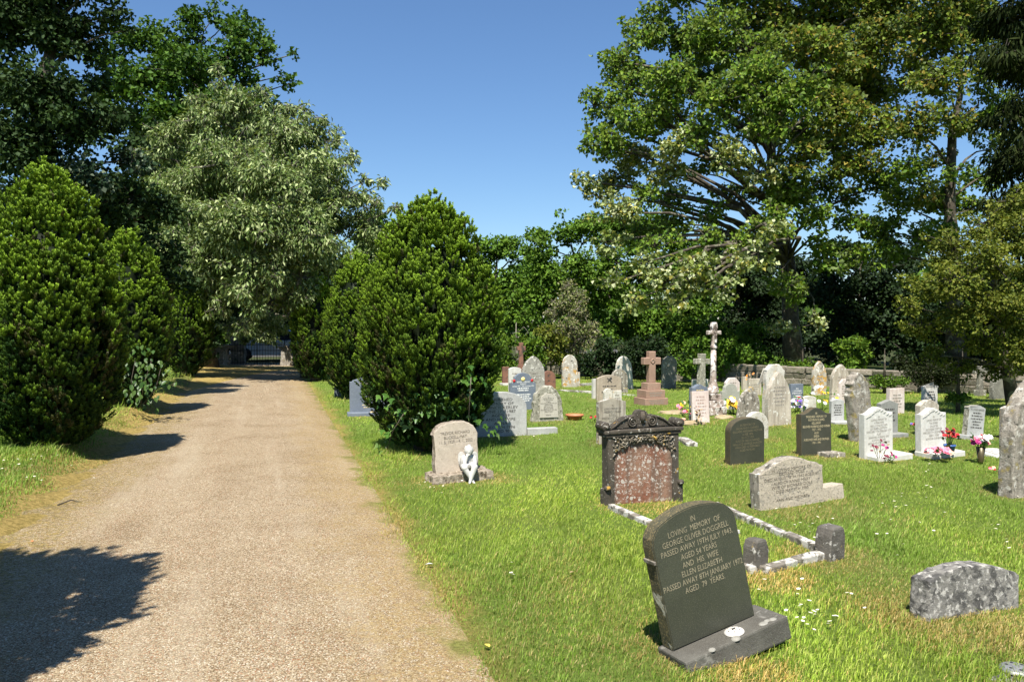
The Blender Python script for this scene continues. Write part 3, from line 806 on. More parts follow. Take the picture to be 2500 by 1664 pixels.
def cherub():
    base = Vector((-0.605, 8.788, 0)) + Vector((math.cos(R(19.5)), math.sin(R(19.5)), 0)) * 0.085 + Vector((math.sin(R(19.5)), -math.cos(R(19.5)), 0)) * 0.13
    root = empty('cherub_statue', (base.x, base.y, 0.0), (0, 0, R(8)))
    tag(root, 'small white seated cherub statue with chin on hand and crossed legs', 'statue')
    bm = bmesh.new()
    def cap(p, q, r0, r1):
        p, q = Vector(p), Vector(q)
        n_ = max(2, int((q - p).length / (0.4 * min(r0, r1))) + 1)
        for k in range(n_ + 1):
            t = k / n_
            bmesh.ops.create_icosphere(bm, subdivisions=2, radius=r0 + (r1 - r0) * t, matrix=Matrix.Translation(p.lerp(q, t)))
    def ell(c, r, rot=(0, 0, 0)):
        bmesh.ops.create_icosphere(bm, subdivisions=3, radius=1.0, matrix=Matrix.Translation(Vector(c)) @ Euler(rot).to_matrix().to_4x4() @ Matrix.Diagonal((r[0], r[1], r[2], 1)))
    S0 = 0.128                                    # the seat: top of the plinth
    ell((0, 0.02, S0 + 0.045), (0.068, 0.055, 0.05))                     # hips
    cap((0, 0.02, S0 + 0.05), (0.004, 0.012, S0 + 0.135), 0.052, 0.05)       # trunk
    cap((-0.045, 0.015, S0 + 0.15), (0.052, 0.012, S0 + 0.15), 0.026, 0.026)  # shoulders
    cap((0.0, 0.0, S0 + 0.16), (0.002, -0.01, S0 + 0.185), 0.024, 0.022)       # neck
    ell((0.002, -0.018, S0 + 0.226), (0.050, 0.052, 0.055))                # head
    ell((0.002, -0.045, S0 + 0.205), (0.030, 0.024, 0.026))               # cheeks
    ell((0.002, -0.068, S0 + 0.213), (0.007, 0.008, 0.008))               # nose
    ell((0.002, -0.060, S0 + 0.182), (0.012, 0.012, 0.009))               # chin
    for s in (-1, 1): ell((0.002 + s * 0.045, -0.012, S0 + 0.215), (0.007, 0.011, 0.014))
    # right arm (viewer's left): elbow on the knee, hand under the chin
    cap((-0.056, 0.01, S0 + 0.145), (-0.046, -0.065, S0 + 0.085), 0.023, 0.019)
    cap((-0.046, -0.065, S0 + 0.085), (-0.022, -0.064, S0 + 0.155), 0.019, 0.014)
    ell((-0.02, -0.062, S0 + 0.167), (0.015, 0.014, 0.017))
    for k in range(4): cap((-0.028 + k * 0.006, -0.066, S0 + 0.168), (-0.034 + k * 0.006, -0.062, S0 + 0.190 - 0.002 * k), 0.0052, 0.0042)
    # left arm lies across the lap
    cap((0.060, 0.01, S0 + 0.148), (0.074, -0.03, S0 + 0.083), 0.024, 0.021)
    cap((0.074, -0.03, S0 + 0.083), (0.0, -0.078, S0 + 0.078), 0.021, 0.015)
    ell((-0.015, -0.080, S0 + 0.078), (0.02, 0.012, 0.012))
    for k in range(4): cap((-0.025, -0.084 + 0.006 * k, S0 + 0.082 - 0.005 * k), (-0.045, -0.080 + 0.006 * k, S0 + 0.076 - 0.005 * k), 0.005, 0.0042)
    # thighs and crossed shins
    cap((-0.045, 0.0, S0 + 0.044), (-0.050, -0.115, S0 + 0.050), 0.045, 0.037)
    cap((0.048, 0.0, S0 + 0.046), (0.056, -0.115, S0 + 0.056), 0.046, 0.039)
    cap((-0.050, -0.115, S0 + 0.046), (0.034, -0.130, 0.035), 0.034, 0.019)
    cap((0.056, -0.118, S0 + 0.052), (0.008, -0.150, 0.045), 0.037, 0.020)
    cap((0.008, -0.150, 0.04), (-0.004, -0.190, 0.026), 0.017, 0.014)
    cap((0.034, -0.130, 0.03), (0.05, -0.165, 0.018), 0.017, 0.013)
    me = bpy.data.meshes.new('cherub_tmp'); bm.to_mesh(me); bm.free()
    tmp = bpy.data.objects.new('cherub_tmp', me); COL.objects.link(tmp)
    rm = tmp.modifiers.new('r', 'REMESH'); rm.mode = 'VOXEL'; rm.voxel_size = 0.0048
    sm = tmp.modifiers.new('s', 'SMOOTH'); sm.iterations = 4; sm.factor = 0.5
    dg = bpy.context.evaluated_depsgraph_get()
    me2 = bpy.data.meshes.new_from_object(tmp.evaluated_get(dg))
    bpy.data.objects.remove(tmp)
    me2.polygons.foreach_set('use_smooth', [True] * len(me2.polygons))
    me2.name = 'body'
    link('body', me2, STATUE, root)
    # curly hair
    bm = bmesh.new()
    rs = random.Random(3)
    for k in range(44):
        th_, ph_ = rs.uniform(0, 6.28), rs.uniform(0.0, 1.75)
        dx, dy, dz = math.sin(ph_) * math.cos(th_), math.sin(ph_) * math.sin(th_), math.cos(ph_)
        if dy < -0.55 and dz < 0.55: continue
        bmesh.ops.create_icosphere(bm, subdivisions=1, radius=rs.uniform(0.009, 0.013), matrix=Matrix.Translation((0.002 + dx * 0.044, -0.014 + dy * 0.046, S0 + 0.230 + dz * 0.05)))
    bm_obj('curly_hair', bm, STATUE, root, smooth_=True)
    for s in (-1, 1):
        bm = bmesh.new()
        out = [(0.02, 0.02), (0.05, 0.075), (0.085, 0.085), (0.108, 0.055), (0.112, 0.0), (0.098, -0.06), (0.075, -0.105), (0.055, -0.085), (0.03, -0.03)]
        pv = [(s * x, 0.055 + 0.25 * (x - 0.02), S0 + 0.115 + z) for x, z in out]
        f1 = bm.faces.new([bm.verts.new(p) for p in pv])
        r = bmesh.ops.extrude_face_region(bm, geom=[f1])
        for v in r['geom']:
            if isinstance(v, bmesh.types.BMVert): v.co.y += 0.014
        bmesh.ops.recalc_face_normals(bm, faces=bm.faces)
        bmesh.ops.bevel(bm, geom=list(bm.edges), offset=0.004, segments=2, affect='EDGES')
        wg = bm_obj('wing', bm, STATUE, root)
        for k in range(4):
            tube('feather_ridge', [(s * (0.035 + 0.017 * k), 0.052 + 0.25 * 0.017 * k, S0 + 0.165 - 0.005 * k), (s * (0.045 + 0.015 * k), 0.056 + 0.25 * 0.015 * k, S0 + 0.09 - 0.012 * k), (s * (0.055 + 0.011 * k), 0.058 + 0.25 * 0.011 * k, S0 + 0.04 + 0.006 * k)], [0.003, 0.004, 0.002], STATUE, wg, 5)
cherub()

# -- beige pitted stone with its kerb block
dl = gravestone('gravestone', 'wide pitted beige gravestone with curved top beside the grass enclosure', 1856, 2012, 1116, 1232, 'half', BEIGE_PIT, th=0.13, yaw=R(25.5), lean=R(-1.5), roll=R(-2.2),
                text='IN LOVING MEMORY OF\nRICHARD DOLE\nDIED AUGUST 8TH 1942 AGED 61\nALSO OF ANNIE MARY\nWIFE OF RICHARD DOLE\nDIED MAY 9TH 1955\n\u2013\nANN AND MICHAEL', tmat=stone_mat('dark_brown_lettering', (0.13, 0.11, 0.085), (0.19, 0.16, 0.12), 25), tarea=(0.84, 0.68, 0.47), edge=OLD, rough=0.004, bevel=0.014, straw=0.45)
bm = bmesh.new()
add_box(bm, (dl['w'] / 2 + 0.145, 0.02, 0.045), (0.285, 0.15, 0.17), bevel=0.012, jitter=0.006)
bm_obj('side_block', bm, BEIGE_PIT, dl)

# -- low mottled stone, bottom right
ls = gravestone('gravestone', 'low wide mottled black and white headstone at the bottom right', 2266, 2489, 1382, 1500, 'lowseg', MOTTLE, th=0.13, yaw=R(22), roll=R(4), lean=R(-3),
                rough=0.006, bevel=0.015, straw=0.55)
STRAW_SPOTS += [(3.0, 4.55, 0.5), (2.45, 4.75, 0.35)]

# -- the two white marble stones, the dark stones and the rest, right of the path
gravestone('gravestone', 'white marble gravestone left of the pair, with withered flowers at its foot', 2111, 2180, 993, 1117, 'ogee', MARBLE, th=0.10, roll=R(-2.2), lean=R(1.2),
           text='IN\nLOVING MEMORY OF\nA DEAR WIFE\nAND LOVING MOTHER,\nJOY EILEEN COMPTON\nWHO DIED 11TH FEBRUARY 1974\nALSO\nDEAR DAD, HUSBAND AND\nA LOVING FATHER,\nARTHUR NELSON COMPTON\n5TH MAY 1993 AGED 73', tmat=GREYL, tarea=(0.86, 0.62, 0.53),
           plinth=(1.2, 0.30, 0.06, -0.10, 0.17))
gravestone('gravestone', 'white marble gravestone right of the pair, beside the blue pot', 2250, 2311, 995, 1112, 'ogee', MARBLE, th=0.10, roll=R(-2), lean=R(0),
           text='IN\nLOVING MEMORY OF\nTHE DEAREST\nDAUGHTER\nJACQUELINE COMPTON\nWHO DIED 7TH DECEMBER 1976\nAGED 21 YEARS\nALWAYS IN OUR HEARTS', tmat=GREYL, tarea=(0.86, 0.52, 0.58), plinth=(1.25, 0.30, 0.06, -0.10, 0.10))
gravestone('gravestone', 'dark olive granite gravestone with bright gold lettering and low grey base', 1957, 2030, 995, 1112, 'ogee', BLACKISH, th=0.105, yaw=R(19.5), lean=R(-1.5), edge=BLACKEDGE,
           text='IN\nTREASURED  MEMORY  OF\nROY FRANCIS JAMES\nKELLAWAY\nBELOVED HUSBAND AND FATHER\n1937 \u2013 1973\nALSO\nSHEILA\nA BELOVED WIFE AND MOTHER\n1931 \u2013 1991', tmat=PALEGOLD, tarea=(0.90, 0.68, 0.57), plinth=(0.6, 0.26, 0.05, -0.12, 0.32), pmat=OLD)
gravestone('gravestone', 'dark olive granite gravestone with faint gold lettering and curved top', 1783, 1866, 1019, 1136, 'lowoval', BLACKISH, th=0.11, yaw=R(21), roll=R(-2.5), lean=R(3), edge=BLACKEDGE,
           text='IN MEMORY OF\nHILDA MARY CORNELL\nBELOVED WIFE AND MOTHER\n14 FEB 1896\n20 OCT 1955\nALSO OF HER HUSBAND\nWALLACE GEORGE JACKSON\nWHO DIED 12 FEBRUARY\nAGED 94 YEARS', tmat=FAINT, tarea=(0.86, 0.62, 0.58))
gravestone('gravestone', 'white stone with raised arched rim behind the dark curved gravestone', 1822, 1876, 1005, 1068, 'semi', WHITE_LICHEN, th=0.09, yaw=R(24), text='~0.7\n~0.8\n~0.6\n~0.8\n~0.5', tarea=(0.7, 0.5, 0.4), roll=R(1))
gravestone('gravestone', 'leaning grey pointed gravestone right of the yellow flowers', 1806, 1852, 944, 1030, 'gothic', OLD, th=0.10, yaw=R(28), roll=R(9), lean=R(-2), rough=0.005, bevel=0.012)
gravestone('gravestone', 'tall pale gravestone with streaked face and shaped shoulders', 1876, 1932, 908, 1041, 'tallgothic', PALE, th=0.10, yaw=R(20), roll=R(-1), text='~0.7\n~0.8\n~0.6\n~0.8\n~0.7\n~0.5', tarea=(0.7, 0.4, 0.55), rough=0.003)
gravestone('gravestone', 'tall gravestone with lichened carved crest behind the tall pale stone', 1868, 1912, 889, 1020, 'clipped', WHITE_LICHEN, th=0.11, yaw=R(20), roll=R(2), rough=0.008, bevel=0.012)
gravestone('gravestone', 'small slate gravestone with blue and white flowers', 1931, 1961, 937, 995, 'rect', SLATE, th=0.08, text='IN\nLOVING\nMEMORY\n~0.8\n~0.8\n~0.6', tmat=WHITEP, tarea=(0.8, 0.6, 0.55))
gravestone('gravestone', 'short streaked white stone behind the gold lettered granite', 1962, 1993, 966, 1003, 'seg', WHITE_LICHEN, th=0.09)
gravestone('gravestone', 'narrow pointed white gravestone edged with orange lichen before the wall', 1986, 2018, 881, 962, 'tallgothic', PALE_LICHEN, th=0.09, yaw=R(16), text='~0.6\n~0.7\n~0.6', tarea=(0.6, 0.3, 0.5))
gravestone('gravestone', 'broad pointed pale gravestone before the wall', 2030, 2071, 889, 985, 'gothic', PALE, th=0.09, yaw=R(18), roll=R(3), text='~0.6\n~0.7\n~0.6\n~0.6', tarea=(0.6, 0.3, 0.55))
gravestone('gravestone', 'pale squared gravestone leaning against the broad pointed one', 2050, 2077, 925, 985, 'clipped', PINK, th=0.08, text='~0.7\n~0.8\n~0.6\n~0.8\n~0.7', tarea=(0.8, 0.5, 0.5))
gravestone('gravestone', 'tall rugged gravestone crusted with white and mustard lichen leaning left', 2092, 2136, 905, 1075, 'gothic', RUGGED, th=0.14, yaw=R(30), roll=R(-10), rough=0.014, bevel=0.02)
gravestone('gravestone', 'small plain grey gravestone left of the rugged leaning stone', 2030, 2061, 974, 1033, 'seg', GREY, th=0.08, yaw=R(12), text='~0.7\n~0.8\n~0.6\n~0.8\n~0.7', tarea=(0.8, 0.5, 0.55), tmat=DARKL, plinth=(1.5, 0.3, 0.04, -0.08))
gravestone('gravestone', 'grey gabled gravestone right behind the left white marble', 2150, 2192, 976, 1066, 'gable', stone_mat('plain_mid_grey_stone', (0.27, 0.27, 0.25), (0.22, 0.22, 0.20), 4), th=0.09, text='~0.7\n~0.8\n~0.6\n~0.8', tarea=(0.8, 0.4, 0.6), tmat=DARKL, plinth=(1.3, 0.3, 0.06, -0.05))
gravestone('gravestone', 'pinkish squared gravestone with dark weathered top near the wall', 2172, 2208, 948, 1011, 'rect', PINK, th=0.09, text='~0.7\n~0.8\n~0.6\n~0.8\n~0.7', tarea=(0.8, 0.6, 0.5))
gravestone('gravestone', 'white gravestone with broken uneven top in the shade edge', 2258, 2289, 941, 995, 'broken', MARBLE, th=0.10, text='~0.6\n~0.8\n~0.6\n~0.8\n~0.7', tarea=(0.7, 0.6, 0.5), tmat=DARKL, rough=0.003)
gravestone('gravestone', 'brown topped rounded gravestone behind the right white marble', 2246, 2292, 976, 1058, 'seg2', PALE, th=0.10)
gravestone('gravestone', 'grey gravestone with one rough hewn edge leaning right', 2360, 2400, 989, 1070, 'seg', GREY, th=0.10, yaw=R(18), roll=R(6), rough=0.006, text='IN LOVING MEMORY\n~0.6\n~0.8\n~0.9\n~0.6\n~0.5\n~0.8', tmat=DARKL, tarea=(0.84, 0.6, 0.6), edge=HEWN, plinth=(1.3, 0.3, 0.05, -0.04))
gravestone('gravestone', 'tall weathered gravestone cut off by the right edge of the picture', 2470, 2600, 920, 1212, 'gothic', RUGGED, th=0.16, yaw=R(22), roll=R(2), rough=0.008, bevel=0.02, straw=0.3)
gravestone('gravestone', 'weathered gravestone just outside the right edge, its shadow on the lawn', 2590, 2700, 1130, 1345, 'gothic', OLD, th=0.12)
gravestone('gravestone', 'slim grey gravestone just left of the tall stone at the right edge', 2452, 2490, 990, 1068, 'seg', OLD, th=0.09)
# middle rows
gravestone('gravestone', 'brown edged cream gravestone with low peak behind the carved monument', 1462, 1528, 971, 1082, 'lowgable', stone_mat('brown_edged_cream_stone', (0.40, 0.365, 0.30), (0.31, 0.27, 0.21), 3, streak=(0.16, 0.135, 0.10), bump=0.2), th=0.09,
           text='IN\nLOVING MEMORY OF\nFREDERICK EDWARD\nBUCKELL\nWHO DIED OCT 15TH 1970\nAGED 80\nALSO OF HIS WIFE\nALICE\nWHO DIED JAN 27TH 1979', tmat=DARKL, tarea=(0.80, 0.62, 0.55), edge=OLD)
hm = gravestone('gravestone', 'beige gravestone with a small dark crossed hammer emblem', 1458, 1517, 915, 978, 'seg', BEIGE, th=0.08, text='\n\n~0.7\n~0.3\n~0.8\n~0.6', tarea=(0.8, 0.7, 0.5), tmat=DARKL)
for a_, l_, w_ in ((R(40), 0.15, 0.02), (R(-40), 0.13, 0.018), (R(-40), 0.06, 0.045)):
    bm = bmesh.new(); add_box(bm, (0, 0, 0), (l_, 0.006, w_), bevel=0.002)
    bm_obj('hammer_emblem', bm, DARKL, hm, loc=(0.03 if w_ > 0.04 else 0.0, -0.044 - 0.001 * (w_ > 0.019), hm['h'] * 0.80 + (0.035 if w_ > 0.04 else 0)), rot=(0, a_, 0))
gravestone('gravestone', 'thin white stone edge standing behind the hammer emblem gravestone', 1449, 1459, 925, 975, 'rect', MARBLE, th=0.10)
gravestone('gravestone', 'small white arched marker in front of the hammer emblem gravestone', 1476, 1496, 948, 990, 'semi', WHITE_LICHEN, th=0.08)
gravestone('gravestone', 'small white square marker beside the small arched marker', 1497, 1518, 953, 990, 'rect', WHITE_LICHEN, th=0.08, text='~0.7\n~0.8\n~0.6', tarea=(0.8, 0.6, 0.5))
gravestone('gravestone', 'round topped grey gravestone blotched with lichen before the white leaning one', 1495, 1533, 901, 957, 'semi', OLD, th=0.09, rough=0.004)
gravestone('gravestone', 'tall white lichened gravestone with oval top leaning left', 1512, 1547, 869, 949, 'oval', WHITE_LICHEN, th=0.10, roll=R(-6), yaw=R(26), rough=0.004)
gravestone('gravestone', 'dark pointed gravestone in the shade under the trees', 1479, 1503, 865, 925, 'gothic', DAPPLE, th=0.09, roll=R(-3), rough=0.004)
gravestone('gravestone', 'green grey dappled gravestone standing in tree shade behind the brown cross', 1618, 1651, 869, 948, 'semi', DAPPLE, th=0.10, roll=R(2), rough=0.006)
gravestone('gravestone', 'arched white gravestone stained orange with lichen', 1374, 1410, 866, 944, 'oval', PALE_LICHEN, th=0.10, yaw=R(16), rough=0.004)
gravestone('gravestone', 'short brown edged slab right of the orange stained gravestone', 1405, 1416, 908, 940, 'rect', PALE_LICHEN, th=0.09)
gravestone('gravestone', 'large grey pointed gravestone with carved dark and white lichened rim', 1277, 1330, 868, 962, 'gothic', stone_mat('grey_stone_with_lichen_rim', (0.33, 0.315, 0.275), (0.27, 0.255, 0.22), 4, spots=[((0.6, 0.58, 0.52), 9, 0.62, 0.68), ((0.08, 0.075, 0.06), 11, 0.63, 0.7)], bump=0.3), th=0.11, rough=0.004, bevel=0.014,
           text='~0.6\n~0.8\n~0.6\n~0.8\n~0.7', tarea=(0.7, 0.4, 0.4))
gravestone('gravestone', 'squat dark brown rounded stone right behind the grey pointed gravestone', 1325, 1357, 905, 950, 'semi', REDST, th=0.10, rough=0.006)
gravestone('gravestone', 'plain white marble gravestone left of the grey pointed one', 1243, 1273, 896, 955, 'seg', MARBLE, th=0.08, text='~0.6\n~0.5\n~0.8', tarea=(0.8, 0.4, 0.6))
gravestone('gravestone', 'short brown stone with a white base beside the plain white marble', 1228, 1243, 895, 940, 'rect', REDST, th=0.10, plinth=(1.6, 0.3, 0.06, -0.08), pmat=MARBLE)
sl = gravestone('gravestone', 'blue grey slate gravestone with red roses and a gold emblem', 1246, 1308, 910, 1000, 'shoulder', SLATE, th=0.08,
           text='MICHAEL ANTHONY\nSEAMANS\n2nd July 1930 \u2013 27th September 1999\n~0.55\n~0.5\n\n~0.7\n~0.6\n~0.75\n~0.6', tmat=WHITEP, tarea=(0.84, 0.56, 0.50))
wq, hq = sl['w'], sl['h']
for x, k in ((-0.17, 'red'), (0.17, 'red')):
    lathe('rose', [(0.032, 0.0), (0.026, 0.008), (0.010, 0.010), (0.0, 0.008)], PETAL[k], sl, seg=9, loc=(x * wq / 0.48 * 1.0, -0.04, hq * 0.79), rot=(R(90), 0, 0))
    tube('rose_stem', [(x * wq / 0.48 + math.copysign(0.02, x), -0.043, hq * 0.785), (x * wq / 0.48 + math.copysign(0.075, x), -0.043, hq * 0.74)], [0.006, 0.004], STEMG, sl, 5)
lathe('gold_emblem', [(0.045, 0.0), (0.04, 0.008), (0.02, 0.01), (0.0, 0.014)], plain_mat('gilt_emblem', (0.72, 0.58, 0.22), 0.4), sl, seg=8, loc=(0, -0.04, hq * 0.83), rot=(R(90), 0, 0))
pk = gravestone('gravestone', 'rough hewn grey gravestone tapering upward with smooth cream inscription panel', 1300, 1376, 941, 1029, 'semi', HEWN, th=0.14, yaw=R(18), rough=0.012, bevel=0.02, taper=0.80, straw=0.3)
wq, hq = pk['w'], pk['h']
o = bm_obj('panel', slab_bm(wq * 0.60, hq * 0.70, 0.02, 'lowoval', taper=0.88, sink=-0.02, bevel=0.004), PANELP, pk, loc=(0.01, -0.078, hq * 0.07))
make_text('inscription', 'IN\nLOVING MEMORY OF\nPATRICK WYLEN\nPICKARD\nWHO DIED JANUARY 7TH 1975\nAGED 67 YEARS\nAND OF HIS WIFE\nMARGARET EILEEN,\nWHO DIED AUGUST 16TH 1988\nAGED 91 YEARS\n\nREUNITED', wq * 0.52, hq * 0.56, hq * 0.43, -0.0915, DARKL, pk)
kl = gravestone('gravestone', 'broad grey granite gravestone half hidden by the ivied yew', 1158, 1286, 957, 1063, 'lowoval', GREY, th=0.12, yaw=R(17), straw=0.3,
           text='CHERISHED\nMEMORY OF\nFRANCIS KERLEY\nJUNE 27 1 1987\nAGED 89\nAND HIS WIFE\nANNA\nDEC 9TH 1996\nAGED 90', tmat=DARKL, tarea=(0.66, 0.80, 0.47))
bm = bmesh.new()
add_box(bm, (kl['w'] / 2 + 0.255, -0.03, 0.035), (0.50, 0.14, 0.15), bevel=0.008)
bm_obj('side_kerb', bm, GREY, kl)
ga = gravestone('gravestone', 'blue grey slate gravestone with gold lettering left of the ivied yew', 854, 960, 916, 1012, 'half', SLATE, th=0.09, yaw=R(14),
           text='LOVING MEMORY\nOF\nGEORGE\nALEXANDER\nLONG\n~0.5\n~0.55\n~0.5\n\n~0.7\n~0.6', tmat=PALEGOLD, tarea=(0.62, 0.66, 0.5), plinth=(1.12, 0.3, 0.065, -0.09), straw=0.25)
fl = lathe('flower_holder', [(0.06, 0.0), (0.055, 0.012), (0.03, 0.018), (0.0, 0.02)], GOLD, ga, seg=14, loc=(0.02, -0.17, 0.066))
gravestone('gravestone', 'small bluish stone at the foot of the second yew right of the path', 817, 834, 944, 968, 'rect', SLATE, th=0.08, straw=0)
gravestone('gravestone', 'dark slate gravestone with small gold letters behind the pinkish stone', 1690, 1727, 938, 1022, 'ogee', SLATE, th=0.11, text='\u2013\n~0.8', tmat=GOLD, tarea=(0.6, 0.16, 0.88))
gravestone('gravestone', 'pinkish white gravestone leaning before the dark slate one, dried flowers at its foot', 1692, 1733, 955, 1030, 'rect', PINK, th=0.07, yaw=R(14), lean=R(-5), text='~0.6\n~0.7\n~0.5\n~0.8\n~0.7\n~0.7\n~0.4', tarea=(0.8, 0.7, 0.52), tmat=stone_mat('rose_lettering', (0.36, 0.26, 0.22), (0.4, 0.3, 0.26), 9))
gravestone('gravestone', 'grey white clipped corner gravestone behind the plain round shouldered one', 1773, 1806, 922, 980, 'clipped', PINK, th=0.09, text='~0.7', tarea=(0.7, 0.1, 0.8))
gravestone('gravestone', 'plain greenish grey gravestone with round shoulders left of the yellow flowers', 1763, 1806, 936, 1000, 'shoulder', stone_mat('plain_greenish_grey_stone', (0.36, 0.36, 0.31), (0.33, 0.33, 0.28), 4), th=0.09)
gravestone('gravestone', 'narrow pale stone beside a dry plant near the wall', 1814, 1825, 919, 950, 'rect', PALE, th=0.08)
gravestone('gravestone', 'pale square gravestone between the dry plant and the lichened crest', 1829, 1859, 924, 965, 'rect', PALE, th=0.09, text='~0.7\n~0.8\n~0.6', tarea=(0.7, 0.4, 0.5))
gravestone('gravestone', 'white square stone half hidden behind the grey cross', 1693, 1729, 926, 952, 'rect', MARBLE, th=0.09)
gravestone('gravestone', 'grey gothic stone deep in the shade under the trees at the right', 2424, 2475, 890, 972, 'gothic', DAPPLE, th=0.1)

# -- crosses
def cross(label, pcx, ytop, ybase, arm_l, arm_r, arm_y, arm_h, sh_w, mat, steps=(), yaw=YAW, roll=0.0, th=None, flare=1.0, boss=False, name='stone_cross'):
    G = ground(pcx, ybase)
    k = G.y / FPX
    zb = float(height(G.x, G.y))
    root = empty(name, (G.x, G.y, zb), (0, roll, yaw))
    tag(root, label, 'cross')
    cz = 1 / math.cos(yaw - math.atan2(G.x, G.y) * -1) if False else 1 / max(0.6, math.cos(yaw + math.atan2(G.x, G.y)))
    H_ = at(pcx, ytop, G.y).z - zb
    sw = sh_w * k
    t_ = th or sw * 0.9
    z = 0.0
    for (pw, ph) in steps:
        bm = bmesh.new()
        w_, h_ = pw * k * 0.80, ph * k
        add_box(bm, (0, 0, z + h_ / 2 - (0.04 if z == 0 else 0)), (w_, w_ * 0.86, h_ + (0.08 if z == 0 else 0)), bevel=0.012)
        bm_obj('step', bm, mat, root)
        z += h_
    za = at(pcx, arm_y, G.y).z - zb
    ah, aw = arm_h * k, (arm_r - arm_l) * k * cz * 0.97
    out = []
    s2, a2 = sw / 2, aw / 2
    fl_ = flare
    half = [(s2 * (1 + 0.28 * (fl_ > 1)), z - 0.03 if not steps else z), (s2, za - ah / 2), (a2, za - ah / 2 * fl_), (a2, za + ah / 2 * fl_), (s2, za + ah / 2), (s2 * fl_, H_)]
    out = half + [(-x, zz) for x, zz in reversed(half)]
    bm = bmesh.new()
    f1 = bm.faces.new([bm.verts.new((x, -t_ / 2, zz)) for x, zz in out])
    r = bmesh.ops.extrude_face_region(bm, geom=[f1])
    for v in r['geom']:
        if isinstance(v, bmesh.types.BMVert): v.co.y = t_ / 2
    bmesh.ops.recalc_face_normals(bm, faces=bm.faces)
    bmesh.ops.bevel(bm, geom=list(bm.edges), offset=0.010, segments=1, affect='EDGES')
    bm_obj('cross', bm, mat, root)
    if boss:
        lathe('boss', [(ah * 0.40, 0.0), (ah * 0.40, 0.012), (ah * 0.3, 0.016), (ah * 0.28, 0.008), (0, 0.008)], mat, root, seg=4, loc=(0, -t_ / 2 - 0.0005, za), rot=(R(90), 0, 0))
        make_text('monogram', 'ihs', ah * 0.4, ah * 0.3, za, -t_ / 2 - 0.012, GREYL, root)
        for i_, (zz, ww) in enumerate(((steps[0][1] * k * 0.5, 0.8), (steps[0][1] * k + steps[1][1] * k * 0.5, 0.8))):
            make_text('inscription', '~0.9\n~0.8', steps[i_][0] * k * 0.80 * ww * 0.9, steps[i_][1] * k * 0.6, zz, -steps[i_][0] * k * 0.80 * 0.43 - 0.003, GREYL, root)
    return root
cross('rose brown granite cross on three stepped plinths', 1589, 857, 987, 1568, 1610, 881, 17, 18, ROSEB, steps=((80, 17), (66, 19), (46, 17)), boss=True)
cross('red brown stone cross on a red block beside the yew', 1272, 836, 935, 1261, 1283, 850, 9, 9, REDST, steps=((30, 26), (20, 18)), flare=1.25, yaw=R(12))
cross('thin grey stone cross behind the grey pointed gravestone', 1330, 846, 922, 1319, 1340, 858, 7, 8, HEWN, steps=((22, 10), (15, 10)), flare=1.1, yaw=R(14))
cross('rough grey stone cross left of the white pillar cross', 1711, 863, 955, 1694, 1728, 882, 12, 15, HEWN, steps=(), flare=1.12, yaw=R(24), roll=R(1.5))
cross('dark stone cross deep in shade at the far right', 2392, 893, 965, 2378, 2406, 905, 10, 11, DAPPLE, steps=((26, 14),), flare=1.15)
def pillar_cross():
    G = ground(1740, 1012)
    k = G.y / FPX
    root = empty('pillar_cross', G, (0, R(0.5), YAW))
    tag(root, 'tall whitened stone pillar topped by a carved cross with stepped base', 'cross')
    mt = stone_mat('whitened_pillar_stone', (0.42, 0.36, 0.31), (0.28, 0.21, 0.17), 6, spots=[((0.58, 0.55, 0.51), 8, 0.54, 0.62), ((0.10, 0.075, 0.06), 11, 0.58, 0.64)], bump=0.5)
    z = 0
    for (w_, h_) in ((62, 20), (50, 16), (38, 16)):
        bm = bmesh.new()
        add_box(bm, (0, 0, (z + h_ / 2) * k), (w_ * k * 0.78, w_ * k * 0.74, h_ * k * 0.985), bevel=0.012, jitter=0.012)
        bm_obj('step', bm, mt, root)
        z += h_
    H = lambda y: (1012 - y) * k
    rr = [(14, 958), (14, 945), (11, 943), (12, 938), (9, 935), (9.5, 930), (8, 925), (7.2, 900), (6.6, 850), (6.2, 852), (8.5, 850), (9, 846), (7, 843), (6.2, 838), (6.6, 825), (7.2, 816)]
    lathe('shaft', [(r_ * k, H(y_)) for r_, y_ in rr], mt, root, seg=8)
    bm = bmesh.new()
    aw = 17 * k * 1.1
    out = [(6.5 * k, H(818)), (7 * k, H(814)), (aw, H(817)), (aw, H(806)), (7 * k, H(808)), (6.5 * k, H(804)), (8 * k, H(796)), (5.5 * k, H(786))]
    pts = out + [(-x, zz) for x, zz in reversed(out)]
    f1 = bm.faces.new([bm.verts.new((x, -6 * k, zz)) for x, zz in pts])
    r = bmesh.ops.extrude_face_region(bm, geom=[f1])
    for v in r['geom']:
        if isinstance(v, bmesh.types.BMVert): v.co.y = 6 * k
    bmesh.ops.recalc_face_normals(bm, faces=bm.faces)
    bmesh.ops.bevel(bm, geom=list(bm.edges), offset=0.01, segments=1, affect='EDGES')
    bm_obj('cross_head', bm, mt, root)
    bm = bmesh.new()                                   # the carved figure on the cross, a worn relief
    add_box(bm, (0, -8 * k, H(826)), (5 * k, 5 * k, 20 * k), bevel=0.012)
    bm_obj('worn_relief', bm, mt, root)
pillar_cross()
